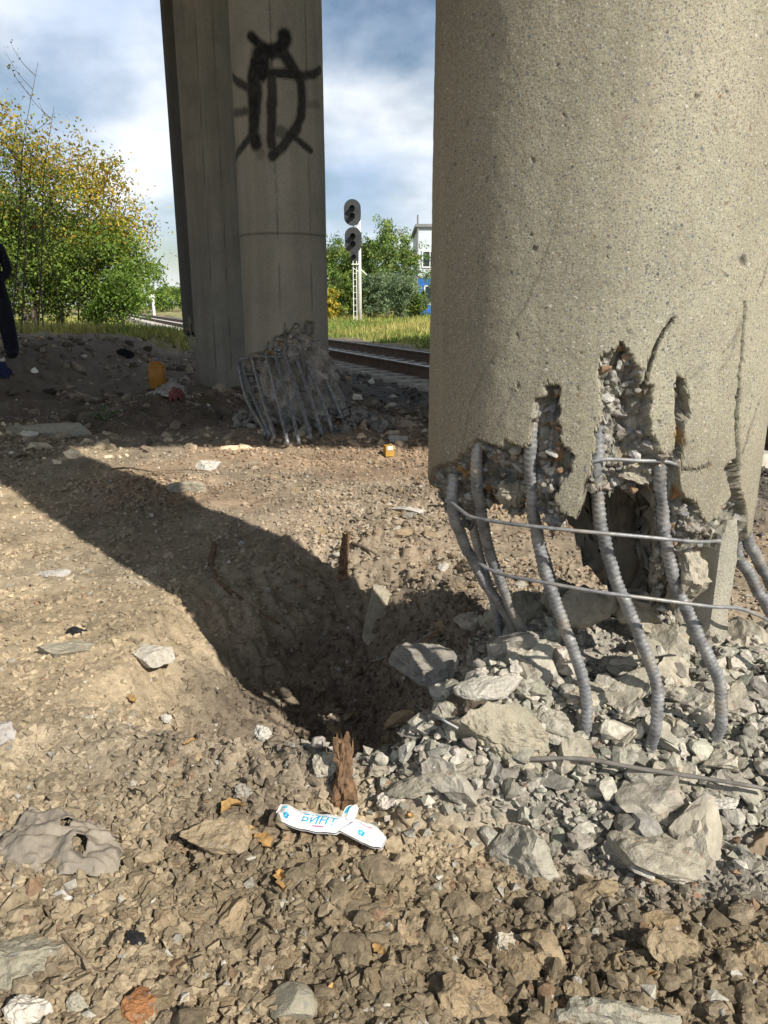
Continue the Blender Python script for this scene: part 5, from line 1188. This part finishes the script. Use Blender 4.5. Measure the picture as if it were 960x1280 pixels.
# ------------------------------------------------------------------ person at the left edge
def person():
    y = 11.0; pe = on_y(14, 432, y); z0 = pe[2]; x0 = pe[0]-.20
    zg = hz(x0, y); s = (on_y(10, 306, y)[2]-zg)/1.45
    t = thing('person', 'person in black clothes standing at the left edge before the bushes', 'person', (x0, y, zg-.01), R_(20))
    def skin(name, V, E, Rr, m, par, sub=2, root=0):
        me = bpy.data.meshes.new(name); me.from_pydata([tuple(np.array(v)*s) for v in V], E, []); o = link(name, me, m, par)
        md = o.modifiers.new('skin', 'SKIN'); md.use_smooth_shade = True
        for i, r in enumerate(Rr): me.skin_vertices[0].data[i].radius = (r[0]*s, r[1]*s) if isinstance(r, tuple) else (r*s, r*s)
        me.skin_vertices[0].data[root].use_root = True; o.modifiers.new('sub', 'SUBSURF').levels = sub; o.modifiers['sub'].render_levels = sub; return o
    V = [(0, 0, .95), (0, 0, 1.15), (0, 0, 1.38), (0, 0, 1.50), (.19, 0, 1.42), (.25, .02, 1.14), (.13, -.17, .98), (-.19, 0, 1.42), (-.26, .02, 1.14), (-.25, -.06, .90), (.10, 0, .88), (.15, -.01, .50), (.17, .02, .09), (.18, -.14, .05), (-.10, 0, .88), (-.12, -.01, .50), (-.12, .02, .09), (-.13, -.14, .05)]
    E = [(0, 1), (1, 2), (2, 3), (2, 4), (4, 5), (5, 6), (2, 7), (7, 8), (8, 9), (0, 10), (10, 11), (11, 12), (12, 13), (0, 14), (14, 15), (15, 16), (16, 17)]
    Rr = [(.17, .13), (.17, .13), (.19, .13), .065, .075, .062, .05, .075, .062, .05, .13, .115, .10, .06, .13, .115, .10, .06]
    body = skin('body', V, E, Rr, M['jacket'], t)
    hd = MB(); hv, hf = ICO[3]; P = hv*np.array([.078, .098, .118]); P[:, 1] -= .012*(hv[:, 2] < 0)*(hv[:, 1] < 0)
    P = P+np.array([0, -.01, 1.64]); nose = np.exp(-((hv[:, 0]/.16)**2+((hv[:, 2]+.12)/.22)**2))*(hv[:, 1] < 0); P[:, 1] -= .022*nose
    eye = (np.exp(-(((np.abs(hv[:, 0])-.38)/.14)**2+((hv[:, 2]-.06)/.10)**2))*(hv[:, 1] < 0)); P[:, 1] += .010*eye
    hd.add(P*s, [tuple(f) for f in hf]); h = hd.build('head', M['skin'], t, smooth=True)
    hr = MB(); Q = hv*np.array([.085, .105, .122])+np.array([0, 0.006, 1.655]); kf = [tuple(f) for f in hf if (hv[f].mean(0)[2] > .25 or hv[f].mean(0)[1] > .15) and hv[f].mean(0)[2] > -.55]; hr.add(Q*s, kf); hr.build('hair', M['hair'], t, smooth=True)
    for sx in (-1, 1):
        MB().lathe([(.004*s, -.03*s), (.014*s, -.02*s), (.016*s, .01*s), (.006*s, .03*s)], 8, (sx*.08*s, 0, 1.63*s)).build('ear', M['skin'], t, smooth=True)
        bx_ = sx*.25 if sx < 0 else .10; hy, hz_ = (0, 0) if sx < 0 else (-.13, .08)
        V = [(bx_, -.06+hy, .90+hz_), (bx_, -.075+hy, .83+hz_)]; E = [(0, 1)]; Rr = [.030, (.038, .02)]
        for j in range(4):
            x = bx_+(j-1.5)*.018; L = (.065, .08, .076, .058)[j]; i = len(V); V += [(x, -.085+hy, .795+hz_), (x, -.095+hy, .795+hz_-L*.5), (x, -.068+hy, .795+hz_-L)]; E += [(1, i), (i, i+1), (i+1, i+2)]; Rr += [.010, .009, .008]
        i = len(V); V += [(bx_-sx*.035, -.095+hy, .84+hz_), (bx_-sx*.045, -.11+hy, .80+hz_)]; E += [(1, i), (i, i+1)]; Rr += [.011, .009]
        skin('hand', V, E, Rr, M['skin'], t, 1)
person()
